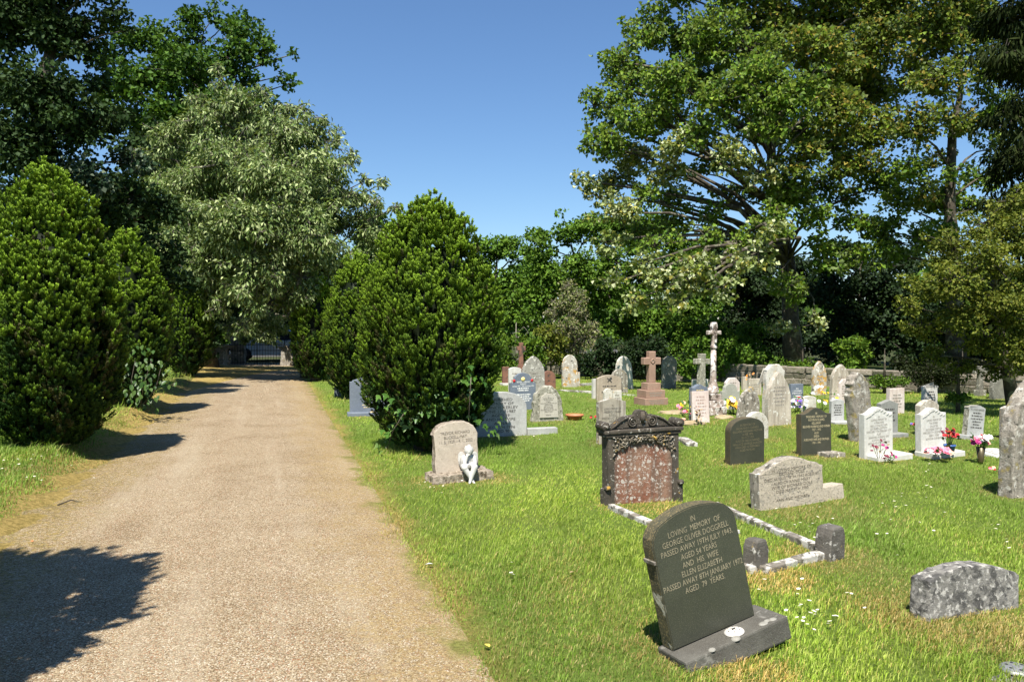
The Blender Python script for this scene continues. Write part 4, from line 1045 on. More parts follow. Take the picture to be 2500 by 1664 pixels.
# low kerb stones lying in the grass of the middle rows
def flat_kerb(label, p, q, z=0.05, w=0.10, mat=KERB):
    a_, b_ = ground(*p), ground(*q)
    bm = bmesh.new()
    add_box(bm, (0, 0, z / 2 - 0.03), ((b_ - a_).length, w, z + 0.06), bevel=0.01, jitter=0.006)
    o = bm_obj('kerb_stone', bm, mat, None, loc=(a_ + b_) / 2, rot=(0, 0, math.atan2(b_.y - a_.y, b_.x - a_.x)))
    tag(o, label, 'kerb')
flat_kerb('long thin whitish kerb in the grass left of the hammer emblem gravestone', (1366, 955), (1448, 959))
flat_kerb('short pale kerb right of the orange stained gravestone', (1418, 940), (1446, 938))
flat_kerb('short pale kerb left of the rose brown cross steps', (1520, 966), (1550, 968))
flat_kerb('low weathered kerb behind the carved monument', (1664, 1074), (1690, 1090), w=0.16)

# ------------------------------------------------------------------ wall at the back, gate, parked car
def rubble_wall(name, label, A, B, h0, h1, th=0.38, course=0.16, coping=True):
    A, B = Vector((*A, 0)), Vector((*B, 0))
    L = (B - A).length
    ang = math.atan2(B.y - A.y, B.x - A.x)
    zb = float(height((A.x + B.x) / 2, (A.y + B.y) / 2))
    root = empty(name, (A.x, A.y, zb), (0, 0, ang))
    tag(root, label, 'wall')
    bm = bmesh.new()
    vs_ = [(0, h0 - 0.07), (L, h1 - 0.07)]
    add_box(bm, (L / 2, 0, (h0 + h1) / 4 - 0.15), (L, th * 0.86, (h0 + h1) / 2 - 0.05 + 0.3))
    bm_obj('mortar_core', bm, WALLST, root)
    shapes = []
    for k in range(6):
        b2 = bmesh.new()
        add_box(b2, (0, 0, 0), (1, 1, 1), bevel=0.09, jitter=0.07)
        me = bpy.data.meshes.new('stone'); bmesh.ops.recalc_face_normals(b2, faces=b2.faces); b2.to_mesh(me); b2.free(); me.materials.append(WALLST)
        shapes.append(me)
    rs = random.Random(int(L * 100))
    z = 0.0
    while z < min(h0, h1) - 0.16:
        x = rs.uniform(-0.2, 0)
        hh = course * rs.uniform(0.85, 1.15)
        while x < L:
            l = rs.uniform(0.22, 0.46)
            o = link('stone', rs.choice(shapes), None, root, loc=(x + l / 2, rs.uniform(-0.015, 0.015), z + hh / 2))
            o.scale = (l * 0.97, th * rs.uniform(0.96, 1.06), hh * 0.95)
            x += l
        z += hh
    x = 0
    while x < L and coping:
        l = rs.uniform(0.45, 0.75)
        zz = h0 + (h1 - h0) * x / L
        o = link('coping_stone', rs.choice(shapes), None, root, loc=(x + l / 2, 0, z + (zz - z) / 2 + 0.01))
        o.scale = (l * 0.98, th * 1.16, max(0.1, zz - z))
        x += l
    return root
w0, w1 = at(1330, 870, 27.5), at(2560, 910, 19.0)
rubble_wall('churchyard_wall', 'low rubble stone wall behind the graves under the trees', (w0.x, w0.y), (w1.x, w1.y), 0.58, 0.42)

def gate():
    G = ground(625, 893); Y = G.y
    k = Y / FPX
    zb = float(height(G.x, G.y))
    root = empty('iron_gate', (at(560, 893, Y).x, Y, zb + 0.02), (0, 0, R(6)))
    tag(root, 'black wrought iron double gate across the end of the gravel path', 'gate')
    Wd = 132 * k
    n = 20
    for j in range(n + 1):
        x = Wd * j / n
        t = abs((j % 10) / 10 - 0.5) * 2
        hh = 0.95 + (0.32 if j in (0, 10, n) else 0.12 * (1 - t))
        r_ = 0.022 if j in (0, 10, n) else 0.010
        o = tube('bar', [(x, 0, 0.02), (x, 0, hh)], [r_, r_ * 0.9], IRON, root, 6)
        lathe('spike', [(r_ * 1.7, 0), (r_ * 1.2, 0.03), (0.0, 0.09)], IRON, o, seg=6, loc=(x, 0, hh))
    for z in (0.12, 0.62, 0.86):
        tube('rail', [(0, 0, z), (Wd, 0, z)], [0.014, 0.014], IRON, root, 6)
    # stone pier left and rubble piers
    def pier(label, px, w_, h_, dY, mat, lean=0.0, rough=0.02):
        p = at(px, 893, Y + dY)
        zz = float(height(p.x, p.y))
        o = bm_obj('gate_pier', slab_bm(w_, h_, 0.42, 'clipped', rough=rough, bevel=0.02, sink=0.2), mat, None, loc=(p.x, p.y, zz), rot=(0, lean, R(6)))
        tag(o, label, 'gate pier')
    pier('tall pale stone gate pier behind the left gate leaf', 583, 0.58, 1.32, 0.9, WALLST, R(-1))
    pier('squat rough rubble pier at the right side of the gate', 700, 0.46, 0.84, -0.1, RUGGED, R(3), 0.04)
    pier('squat rough rubble pier left of the gate', 549, 0.34, 0.88, -0.1, RUGGED, R(-2), 0.04)
    a0, a1 = at(712, 893, Y + 0.1), at(760, 893, Y + 0.9)
    rubble_wall('boundary_wall', 'short rubble wall right of the gate', (a0.x, a0.y), (a1.x + 3, a1.y + 0.9), 0.5, 0.45)
    a0, a1 = at(380, 893, Y - 1.5), at(538, 893, Y - 0.2)
    rubble_wall('boundary_wall', 'shaded rubble wall left of the gate', (a0.x - 2, a0.y - 0.6), (a1.x, a1.y), 0.8, 0.75)
gate()

def car():
    p = at(668, 880, 37.2)
    root = empty('parked_car', (p.x, p.y, 0.016), (0, 0, R(14)))
    tag(root, 'silver blue car parked in the lane beyond the gate', 'car')
    paint = Mat('silver_blue_car_paint')
    paint = paint.done(paint.n('BsdfPrincipled', {'Base Color': (0.36, 0.46, 0.58, 1), 'Roughness': 0.25, 'Metallic': 0.4, 'Coat Weight': 0.6}))
    glass = plain_mat('car_window_glass', (0.02, 0.025, 0.03), 0.08, spec=0.8)
    tyre = plain_mat('tyre_rubber', (0.015, 0.015, 0.015), 0.9)
    rim = plain_mat('wheel_rim', (0.2, 0.2, 0.21), 0.4, 0.7)
    def loft(name, prof, y_half, mat, inset_top=0.0, zt=0, parent=root):
        secs = [(-y_half, 0.93), (-y_half * 0.96, 1.0), (y_half * 0.96, 1.0), (y_half, 0.93)]
        V_, T_ = [], []
        n_ = len(prof)
        for (y, s) in secs:
            for (x, z) in prof:
                yy = y * (1 - inset_top * max(0, z - zt))
                V_.append((x * (0.985 if s < 1 else 1), yy, 0.30 + (z - 0.30) * (0.97 if s < 1 else 1)))
        bm = bmesh.new()
        vv = [bm.verts.new(v) for v in V_]
        for i in range(len(secs) - 1):
            for k in range(n_):
                k2 = (k + 1) % n_
                bm.faces.new((vv[i * n_ + k], vv[i * n_ + k2], vv[(i + 1) * n_ + k2], vv[(i + 1) * n_ + k]))
        bm.faces.new([vv[k] for k in range(n_)]); bm.faces.new([vv[(len(secs) - 1) * n_ + k] for k in range(n_)])
        return bm_obj(name, bm, mat, parent)
    body = [(-2.05, 0.35), (-2.08, 0.55), (-2.0, 0.72), (-1.75, 0.82), (-0.95, 0.93), (0.9, 0.97), (1.75, 0.95), (2.0, 0.86), (2.05, 0.6), (2.02, 0.35),
            (1.68, 0.28), (1.62, 0.5), (1.45, 0.64), (1.2, 0.66), (0.98, 0.52), (0.92, 0.28), (-0.92, 0.28), (-0.98, 0.52), (-1.2, 0.66), (-1.45, 0.64), (-1.62, 0.5), (-1.68, 0.28)]
    loft('body', body, 0.86, paint)
    cab = [(-0.98, 0.93), (-0.35, 1.36), (0.1, 1.44), (0.9, 1.43), (1.4, 1.28), (1.78, 0.95)]
    loft('cabin', cab, 0.84, paint, 0.35, 0.95)
    for s in (-1, 1):
        for (x0, x1, xt0, xt1) in ((-0.72, 0.15, -0.28, 0.15), (0.22, 1.12, 0.22, 1.05), (1.18, 1.55, 1.12, 1.3)):
            y_ = s * 0.86
            o = np_mesh('window', [(x0, y_ * 0.995, 0.98), (x1, y_ * 0.995, 0.98), (xt1, y_ * 0.88, 1.33), (xt0, y_ * 0.88, 1.33)], [(0, 1, 2, 3)], glass, root, nv=4)
    np_mesh('windscreen', [(-0.99, -0.66, 0.965), (-0.99, 0.66, 0.965), (-0.42, 0.56, 1.345), (-0.42, -0.56, 1.345)], [(0, 1, 2, 3)], glass, root, nv=4)
    for x in (-1.3, 1.3):
        for s in (-1, 1):
            wh = lathe('wheel', [(0.20, -0.10), (0.31, -0.10), (0.33, -0.06), (0.33, 0.06), (0.31, 0.10), (0.20, 0.10)], tyre, root, seg=20, loc=(x, s * 0.76, 0.33), rot=(R(90), 0, 0))
            lathe('rim', [(0.21, 0.0), (0.18, 0.02), (0.05, 0.03), (0, 0.03)], rim, wh, seg=12, loc=(0, 0, 0.06 * s))
    for s in (-1, 1):
        lathe('headlight', [(0.11, 0), (0.09, 0.05), (0, 0.07)], WHITEP, root, seg=12, loc=(-2.03, s * 0.62, 0.66), rot=(0, R(-80), 0))
        lathe('tail_light', [(0.09, 0), (0.07, 0.03), (0, 0.04)], PETAL['red'], root, seg=12, loc=(2.02, s * 0.66, 0.72), rot=(0, R(85), 0))
        bm = bmesh.new(); add_box(bm, (-0.62, s * 0.94, 1.0), (0.12, 0.16, 0.11), bevel=0.02); bm_obj('wing_mirror', bm, paint, root)
car()

# ------------------------------------------------------------------ foliage
BARK = stone_mat('tree_bark', (0.085, 0.068, 0.048), (0.042, 0.034, 0.025), 7, bump=1.0, bscale=18, spots=[((0.17, 0.165, 0.11), 5, 0.58, 0.68)])
BARKD = stone_mat('dark_twig_bark', (0.07, 0.058, 0.045), (0.04, 0.034, 0.028), 7, bump=0.6)
DEADW = stone_mat('bleached_dead_wood', (0.22, 0.20, 0.155), (0.15, 0.135, 0.105), 8, bump=0.5)
LM_MAPLE = leaf_mat('maple_leaves', under=(0.17, 0.22, 0.09), trans=0.28)
LM_BEAM = leaf_mat('whitebeam_leaves', under=(0.27, 0.34, 0.14), trans=0.18, spec=0.2)
LM_DARK = leaf_mat('dark_leaves', trans=0.12, spec=0.03)
LM_GEN = leaf_mat('green_leaves', trans=0.28)
LM_YEW = leaf_mat('yew_needles', trans=0.15)
LM_IVY = leaf_mat('ivy_leaves', trans=0.15, rough=0.4, spec=0.22)

def norm(a):
    return a / np.maximum(1e-9, np.linalg.norm(a, axis=-1, keepdims=True))
def leaves_arrays(P, A, N, ln, wd, fold=0.25):
    """one bent, pointed leaf (two faces) at each P, along A, facing N"""
    A = norm(A)
    S = norm(np.cross(A, N))
    N = np.cross(S, A)
    ln, wd = ln[:, None], wd[:, None]
    p0 = P
    p1 = P + A * ln * 0.45 + S * wd * 0.5 + N * wd * fold
    p2 = P + A * ln - N * ln * 0.12
    p3 = P + A * ln * 0.45 - S * wd * 0.5 + N * wd * fold
    V_ = np.stack([p0, p1, p2, p3], 1)
    n_ = len(P)
    b = np.arange(n_)[:, None] * 4
    T_ = np.stack([b + 0, b + 1, b + 2, b + 0, b + 2, b + 3], -1).reshape(-1, 3)
    return V_.reshape(-1, 3), T_
def pick_cols(n_, pal, wts=None, jit=0.22):
    pal = np.array(pal)
    idx = rng.choice(len(pal), n_, p=wts)
    c = pal[idx] * (1 + rng.uniform(-jit, jit, (n_, 1)))
    return np.repeat(c, 4, 0)
def tree(name, label, Y, trunk, r0, clumps, ln, wd, pals, mat, cover=1.9, sub=9, flat=0.75, droop=0.25, group=None, cat='tree', bark=BARK, limbs=True,
         depth=0.8, spread=0.62, upn=0.8, seedv=1, bare=0.0, lim_frac=0.3, base_z=None, subr=0.45, sprays=0.35):
    """trunk: [(px, py), ...] at depth Y from the root up; clumps: (px, py, rpx, depth offset, palette)"""
    r_ = np.random.default_rng(seedv)
    tp = [at(px, py, Y) for px, py in trunk]
    tp[0].z = float(height(tp[0].x, tp[0].y)) - 0.05 if base_z is None else base_z
    root = empty(name, tp[0])
    tag(root, label, cat, group)
    o0 = tp[0]
    loc_t = [p - o0 for p in tp]
    nT = len(tp)
    tube('trunk', loc_t, [r0 * (1.35 if k == 0 else 0.12 + 0.88 * (1 - k / (nT - 1)) ** 0.9) for k in range(nT)], bark, root, 10)
    Vs, Ts, Cs, off = [], [], [], 0
    tV, tT, toff = [], [], 0
    for c in clumps:
        px, py, rp = c[:3]
        dY = c[3] if len(c) > 3 else 0.0
        pal = pals[c[4] if len(c) > 4 else 0]
        Yc = Y + dY
        C_ = at(px, py, Yc)
        Rm = rp / FPX * Yc
        if C_.z < 0.3: C_.z = 0.3
        C_ = C_ - o0
        if limbs:
            # start on the trunk below the clump
            zt = max(loc_t[-1].z * lim_frac, min(loc_t[-1].z * 0.97, C_.z - 0.55 * (C_.xy - loc_t[-1].xy).length))
            for k in range(nT - 1):
                if loc_t[k].z <= zt <= loc_t[k + 1].z or k == nT - 2:
                    f = (zt - loc_t[k].z) / max(1e-3, loc_t[k + 1].z - loc_t[k].z)
                    S_ = loc_t[k].lerp(loc_t[k + 1], min(1, max(0, f)))
                    break
            L = (C_ - S_).length
            rb = min(r0 * 0.30, 0.011 * L + 0.018)
            m1 = S_.lerp(C_, 0.35) + Vector((r_.normal() * 0.06, r_.normal() * 0.06, 0.10)) * L
            m2 = S_.lerp(C_, 0.7) + Vector((r_.normal() * 0.05, r_.normal() * 0.05, 0.07)) * L
            tube('limb', [S_, m1, m2, C_], [rb, rb * 0.75, rb * 0.5, rb * 0.25], bark, root, 6)
        # sub-clumps spread through the clump, then leaves through each
        ns = max(4, int(1.5 * sub * min(2.0, max(0.5, Rm))))
        d = norm(r_.normal(size=(ns, 3)))
        rr = r_.uniform(0.25, 1.0, (ns, 1)) ** 0.5
        SC_ = np.array(C_) + d * rr * Rm * spread * np.array([1, depth, 0.85])
        srad = Rm * subr * r_.uniform(0.6, 1.3, ns)
        nsp = int(ns * sprays)                       # loose sprays reaching out between the clumps
        d2 = norm(r_.normal(size=(nsp, 3)))
        SC_ = np.concatenate([SC_, np.array(C_) + d2 * r_.uniform(0.85, 1.3, (nsp, 1)) * Rm * np.array([1, 1, 0.8])])
        srad = np.concatenate([srad, Rm * 0.24 * r_.uniform(0.6, 1.3, nsp)])
        ns += nsp
        for k in range(ns):
            n_ = int(1.30 * cover * math.pi * (srad[k] ** 2) / (0.5 * ln * wd) * (1.0 if ns < 40 else 0.9))
            n_ = max(6, n_)
            dd = norm(r_.normal(size=(n_, 3)))
            q = r_.uniform(0.15, 1.0, (n_, 1)) ** (1 / 2.2) * np.where(r_.random((n_, 1)) < 0.25, r_.uniform(1.0, 1.5, (n_, 1)), 1.0)
            P = SC_[k] + dd * q * srad[k] * np.array([1.15, 1.15, flat])
            outw = norm(dd + 0.4 * norm(SC_[k] - np.array(C_)))
            A = outw * 0.6 + r_.normal(size=(n_, 3)) * 0.45 + np.array([0, 0, -droop])
            N = np.array([0, -0.12, 0.62 * upn]) + outw * 0.55 + r_.normal(size=(n_, 3)) * 0.6
            l_ = ln * r_.uniform(0.65, 1.25, n_)
            V_, T_ = leaves_arrays(P, A, N, l_, l_ * wd / ln * r_.uniform(0.8, 1.2, n_))
            Vs.append(V_); Ts.append(T_ + off); off += len(V_)
            tone = 1 + r_.uniform(-0.18, 0.18)
            Cs.append(pick_cols(n_, pal) * tone)
            tv_, tt_ = tube_arrays([C_, C_.lerp(Vector(SC_[k]), 0.5) + Vector((0, 0, 0.05 * Rm)), Vector(SC_[k]) + Vector((0, 0, srad[k] * 0.4))], [0.02 * min(1, Rm) + 0.004, 0.012 * min(1, Rm) + 0.004, 0.004], 4)
            tV.append(tv_); tT.append(tt_ + toff); toff += len(tv_)
            if bare:
                for _ in range(int(bare * 10)):
                    e_ = SC_[k] + norm(r_.normal(size=3)) * srad[k] * 1.2
                    tv_, tt_ = tube_arrays([SC_[k], e_], [0.010, 0.004], 3)
                    tV.append(tv_); tT.append(tt_ + toff); toff += len(tv_)
    tag(np_mesh('crown', np.concatenate(Vs), np.concatenate(Ts), mat, root, np.clip(np.concatenate(Cs), 0, 1)), kind='stuff')
    tag(np_mesh('twigs', np.concatenate(tV), np.concatenate(tT), BARKD if not bare else DEADW, root), kind='stuff')
    return root

# palettes: leaf colours; DEEP, DEEPB and CONIF have the shade put into them
MAPLE = [(0.098, 0.175, 0.016), (0.125, 0.205, 0.020), (0.155, 0.220, 0.026), (0.062, 0.125, 0.013)]
MAPLE_SEED = [(0.125, 0.195, 0.018), (0.155, 0.205, 0.022), (0.20, 0.16, 0.026), (0.062, 0.098, 0.012), (0.075, 0.11, 0.012)]
MAPLE_PALE = [(0.24, 0.29, 0.11), (0.36, 0.40, 0.21), (0.15, 0.19, 0.035), (0.46, 0.49, 0.29), (0.26, 0.24, 0.05), (0.10, 0.14, 0.018)]
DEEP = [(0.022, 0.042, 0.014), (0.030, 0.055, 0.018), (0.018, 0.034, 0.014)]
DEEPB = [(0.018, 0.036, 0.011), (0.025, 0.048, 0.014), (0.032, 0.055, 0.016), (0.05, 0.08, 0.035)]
OAK = [(0.050, 0.108, 0.016), (0.070, 0.132, 0.018), (0.038, 0.084, 0.013)]
MID = [(0.085, 0.160, 0.018), (0.110, 0.190, 0.022), (0.060, 0.125, 0.014)]
FRESH = [(0.085, 0.155, 0.016), (0.115, 0.18, 0.02), (0.058, 0.115, 0.014)]
BEAM = [(0.088, 0.135, 0.028), (0.110, 0.165, 0.036), (0.155, 0.20, 0.068), (0.058, 0.095, 0.020), (0.34, 0.39, 0.18), (0.072, 0.12, 0.025)]
GOLDEN = [(0.135, 0.160, 0.022), (0.105, 0.135, 0.018), (0.175, 0.185, 0.034), (0.065, 0.092, 0.014)]
PALESH = [(0.15, 0.18, 0.06), (0.11, 0.145, 0.035), (0.27, 0.27, 0.15), (0.09, 0.125, 0.025), (0.24, 0.22, 0.11)]
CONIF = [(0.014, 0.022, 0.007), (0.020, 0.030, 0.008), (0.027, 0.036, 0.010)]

# the big maple
tree('maple_tree', 'large broad maple with pale wind turned lower leaves behind the right hand graves', 26.0,
     [(1942, 905), (1930, 780), (1925, 650), (1905, 540), (1885, 430), (1880, 280), (1890, 120), (1900, -40)], 0.30,
     [(1450, 255, 55, -0.5), (1425, 440, 40, -1, 2), (1475, 345, 60, -1.2), (1510, 150, 60, 0), (1565, 290, 75, -1), (1510, 520, 60, -1.5, 2), (1590, 70, 75, 0.5),
      (1650, 190, 80, -1.5), (1715, 310, 65, -2), (1615, 420, 60, -1, 2), (1740, 90, 95, -0.5), (1835, 200, 90, -2.5), (1790, 380, 60, -2.6, 2), (1890, 60, 100, 0.5, 1),
      (1990, 130, 95, -1.5, 1), (2040, 270, 85, -2, 1), (1960, 390, 70, -2.6, 1), (2110, 150, 90, 0, 1), (2090, 410, 75, -1.5, 1), (2150, 300, 75, -1, 1), (2020, 30, 100, 1, 1), (2160, 30, 100, 0, 1),
      (1645, 545, 45, 0.5), (1745, 520, 45, -1), (1890, 545, 60, -3.0, 0), (1985, 520, 50, -2), (2010, 620, 60, -1), (2085, 540, 55, -1), (1700, 650, 58, -5.6, 2), (1620, 690, 58, -6.0, 2), (1545, 735, 50, -5.800000000000001, 2),
      (1765, 700, 50, -5.6, 2), (1655, 745, 40, -6.0, 2), (1850, 620, 55, -5.4, 2), (1915, 690, 45, -2.2), (1880, 560, 45, -5.800000000000001, 2), (1905, 800, 28, -1.2, 2), (1990, 790, 35, -1.0, 2), (1960, 720, 40, -1.5),
      (1500, 300, 50, 0.3), (1540, 390, 55, 0.2, 2), (1620, 280, 60, 0.4), (1690, 120, 60, 1), (1640, 470, 40, 1.2), (1740, 400, 50, 0.8), (1780, 480, 45, 0.5), (2000, 460, 50, 0.3), (2060, 480, 45, 0.4), (1830, 120, 80, -1), (1950, 320, 60, 0.8), (2100, 340, 55, -1, 1), (1440, 350, 35, -0.4), (1530, 220, 50, -0.6), (1880, 310, 60, -2.9), (1855, 420, 50, -2.6, 2), (1905, 455, 45, -2.2), (1870, 240, 60, -3), (1570, 480, 45, -0.8), (1655, 495, 42, -0.5), (1600, 600, 48, -2.0), (1720, 575, 48, -2.6), (1795, 645, 45, -4.5, 2), (1500, 690, 40, -4.5, 2), (1580, 640, 40, -4.0, 2), (1690, 700, 45, -5.5, 2), (1460, 480, 40, -1, 2), (1560, 560, 45, 1.0), (1480, 590, 40, -1.5, 2), (1800, 600, 50, -2.6), (2050, 350, 60, 1.0, 1), (1930, 470, 60, -1.5), (1760, 250, 70, -2.6), (1660, 350, 55, -1.8, 2), (1940, 240, 80, -3), (1560, 190, 60, 1.0), (1490, 440, 50, 0.6, 2), (2150, 450, 60, 0.2), (2130, 230, 70, 1.5, 1), (1700, 420, 40, 1.8), (1830, 470, 40, 1.5), (1900, 300, 90, 2.2), (1700, 200, 80, 2.4), (2050, 200, 90, 2.4), (1780, -60, 110, 0), (1960, -90, 120, 0), (2140, -80, 110, 0), (1640, -20, 60, 0)],
     0.138, 0.12, [MAPLE, MAPLE_SEED, MAPLE_PALE], LM_MAPLE, cover=1.35, sub=11, flat=0.6, droop=0.15, seedv=11, spread=0.72, subr=0.36)
# second tree on the right with a bare grey trunk
tree('maple_tree', 'tall maple with bare upright trunk right of the broad maple', 24.0,
     [(2335, 900), (2330, 640), (2318, 500), (2325, 330), (2345, 230), (2350, 60)], 0.24,
     [(2250, 90, 90, 0, 1), (2330, 30, 100, 0, 1), (2300, 190, 75, -1, 1), (2235, 300, 75, -1, 1), (2210, 420, 65, -0.6, 0), (2190, 500, 60, 0.5), (2390, 160, 70, 0.3), (2385, 300, 55, 0.8), (2290, 480, 60, 0.9), (2180, 590, 65, 0.5),
      (2255, 580, 60, 0.5), (2280, 380, 45, 0.9, 1), (2400, 430, 55, 1.0), (2240, 200, 70, 1, 1), (2330, 420, 42, -0.8), (2345, 300, 48, -0.8, 1), (2300, 560, 48, -0.8), (2370, 510, 50, 0.6), (2425, 240, 60, 1.0), (2440, 360, 60, 1.2), (2260, 470, 50, -0.5, 1), (2150, 560, 50, 0.8), (2110, 620, 50, 0.8), (2380, 60, 70, 0.5, 1), (2330, -70, 110, 0, 1)],
     0.13, 0.11, [MAPLE, MAPLE_SEED, DEEP], LM_MAPLE, cover=1.25, sub=10, flat=0.62, droop=0.2, seedv=12, spread=0.72, subr=0.37)
# dark conifer in the top right corner
tree('conifer_tree', 'very dark drooping conifer filling the top right corner', 18.5,
     [(2640, 1030), (2640, 500), (2640, 200), (2640, -200)], 0.26,
     [(2460, 40, 75, 0), (2490, 160, 80, 0), (2450, 130, 50, -0.5), (2470, 280, 65, 0), (2500, 380, 80, 0), (2440, 420, 50, 0.4), (2470, 500, 65, 0), (2530, 270, 80, 1), (2530, 80, 90, 0.5), (2560, 480, 90, 0.5), (2425, 500, 35, 0.3), (2410, 300, 30, 0), (2560, 600, 80, 0.6), (2500, -80, 90, 0), (2440, 60, 60, 0.6), (2600, -150, 160, 0), (2480, -200, 130, 0.5), (2640, 100, 140, 0.5), (2640, 350, 140, 0.5)],
     0.22, 0.05, [CONIF], LM_DARK, cover=0.95, sub=11, flat=0.5, droop=1.1, seedv=13)
# golden bushy tree on the right
tree('field_maple_tree', 'golden green bushy small leaved tree at the right edge', 15.2,
     [(2480, 1008), (2450, 850), (2430, 740), (2420, 640)], 0.11,
     [(2330, 600, 60, 0), (2400, 545, 60, 0), (2470, 490, 60, 0), (2260, 700, 60, 0), (2215, 745, 35, -0.3), (2330, 690, 75, -0.8), (2420, 640, 85, -0.8), (2490, 590, 80, -0.4), (2350, 780, 70, -0.5), (2450, 760, 85, -0.9), (2490, 850, 75, -0.8),
      (2250, 800, 50, 0.2), (2340, 890, 40, 0.3), (2430, 900, 45, 0.2), (2280, 870, 38, 0.4), (2400, 850, 55, -0.3), (2520, 700, 90, 0), (2540, 500, 80, 0.4), (2290, 640, 40, 0.3), (2560, 850, 80, 0)],
     0.065, 0.045, [GOLDEN], LM_GEN, cover=1.25, sub=14, flat=0.62, droop=0.1, seedv=14, spread=0.7, subr=0.36)
# whitebeam over the end of the path
tree('whitebeam_tree', 'rounded grey green whitebeam overhanging the far end of the path', 25.5,
     [(748, 905), (740, 800), (715, 720), (680, 620), (655, 500), (620, 380), (560, 250)], 0.15,
     [(420, 345, 60, 0), (500, 295, 65, 0), (590, 270, 60, 0), (690, 325, 65, -0.5), (770, 330, 50, 0.3), (550, 400, 95, -1.5), (675, 440, 95, -2), (800, 420, 70, -0.8), (860, 480, 50, 0), (890, 570, 60, 0.3), (470, 480, 85, -0.8),
      (600, 550, 105, -2.5), (745, 570, 95, -2.2), (850, 650, 60, -0.6), (510, 620, 85, -1.6), (630, 680, 85, -2.4), (735, 680, 65, -1.8), (550, 745, 45, -2.0), (430, 590, 60, -0.3), (530, 165, 16, 0), (545, 210, 28, 0), (895, 440, 20, 0), (935, 447, 14, 0), (965, 505, 14, 0), (855, 385, 24, 0), (955, 560, 20, 0), (780, 290, 20, 0), (640, 225, 24, 0), (480, 245, 24, 0), (910, 500, 26, -0.4), (740, 270, 22, 0), (380, 320, 24, 0), (345, 380, 24, 0.3), (815, 345, 25, 0), (700, 270, 30, 0), (400, 430, 50, 0.4),
      (690, 745, 35, -1.5), (590, 800, 22, -2.2), (560, 795, 30, 1), (610, 790, 35, 3), (650, 785, 40, 2), (680, 800, 30, 4), (640, 815, 22, 5), (600, 825, 18, 5.5), (670, 825, 18, 5.5), (520, 700, 50, -1.0), (800, 520, 70, 0.8), (600, 400, 80, 1.2)],
     0.165, 0.066, [BEAM], LM_BEAM, cover=1.25, sub=12, flat=0.8, droop=0.75, seedv=15, upn=0.55, bare=0.35, spread=0.74, subr=0.36, sprays=0.75)
# tall oak behind
tree('oak_tree', 'tall dark green oak rising behind the whitebeam', 43.0,
     [(470, 880), (470, 600), (475, 400), (480, 200), (490, 90)], 0.5,
     [(265, 150, 45, 0), (310, 110, 55, 0), (390, 90, 55, 0), (470, 65, 50, 0), (520, 30, 30, 0), (600, 75, 50, 0), (640, 125, 45, 0), (690, 185, 26, 0), (722, 130, 16, 0), (705, 205, 24, 0), (560, 140, 70, -1), (450, 175, 80, -2), (350, 195, 75, -1), (280, 230, 60, 0),
      (600, 215, 55, -1), (640, 270, 40, 0), (555, 255, 70, -2), (430, 280, 80, -2), (350, 300, 70, 0), (655, 250, 22, 0), (560, 60, 40, 1), (500, 330, 90, -1), (620, 330, 70, 0), (430, 130, 50, 0)],
     0.25, 0.20, [OAK], LM_GEN, cover=1.45, sub=8, flat=0.65, droop=0.1, seedv=16, spread=0.75, subr=0.36)
# dark trees on the far left
tree('yew_tree', 'huge dark spreading tree filling the top left corner', 17.0,
     [(120, 960), (110, 700), (100, 450), (110, 200), (140, 20)], 0.4,
     [(50, 40, 110, 0), (170, 90, 90, 0), (260, 50, 48, 0), (300, 30, 25, 0), (310, 75, 18, 0), (110, 230, 120, -1), (230, 200, 50, 0.5), (30, 370, 110, -1), (200, 310, 90, -0.5), (290, 290, 55, 0.3), (-60, 200, 120, 0), (120, -60, 120, 0), (-40, 0, 100, 0), (240, -30, 55, 0),
      (320, 390, 60, 0.3, 1), (220, 430, 80, -0.6, 1), (330, 480, 65, 0.4), (100, 480, 90, -0.3, 1), (400, 520, 55, 1.0), (350, 590, 60, 0.8), (430, 620, 50, 1.2), (-30, 500, 100, 0), (250, 540, 70, 0.3), (450, 690, 45, 1.4), (400, 690, 50, 1.4)],
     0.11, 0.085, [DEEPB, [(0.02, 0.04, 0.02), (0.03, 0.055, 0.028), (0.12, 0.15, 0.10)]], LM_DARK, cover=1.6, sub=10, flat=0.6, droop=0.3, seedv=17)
tree('dark_tree', 'shaded dark tree behind the left row of yews', 29.0,
     [(520, 905), (500, 800), (480, 650), (450, 480)], 0.22,
     [(330, 360, 60, 0.8), (400, 330, 50, 0.8), (300, 470, 80, 0.5), (390, 440, 70, 0.5), (440, 380, 60, 0.5), (350, 540, 80, 0.2), (260, 560, 80, 0), (480, 500, 80, 0.8), (360, 620, 80, 0), (430, 700, 80, 0), (500, 770, 60, 0), (470, 830, 40, 0), (380, 760, 70, 0), (300, 700, 80, 0), (540, 700, 70, 0.5), (420, 560, 80, 1), (520, 840, 22, -0.5), (330, 820, 60, 0.5)],
     0.19, 0.14, [DEEPB], LM_DARK, cover=1.4, sub=9, flat=0.6, droop=0.3, seedv=18)
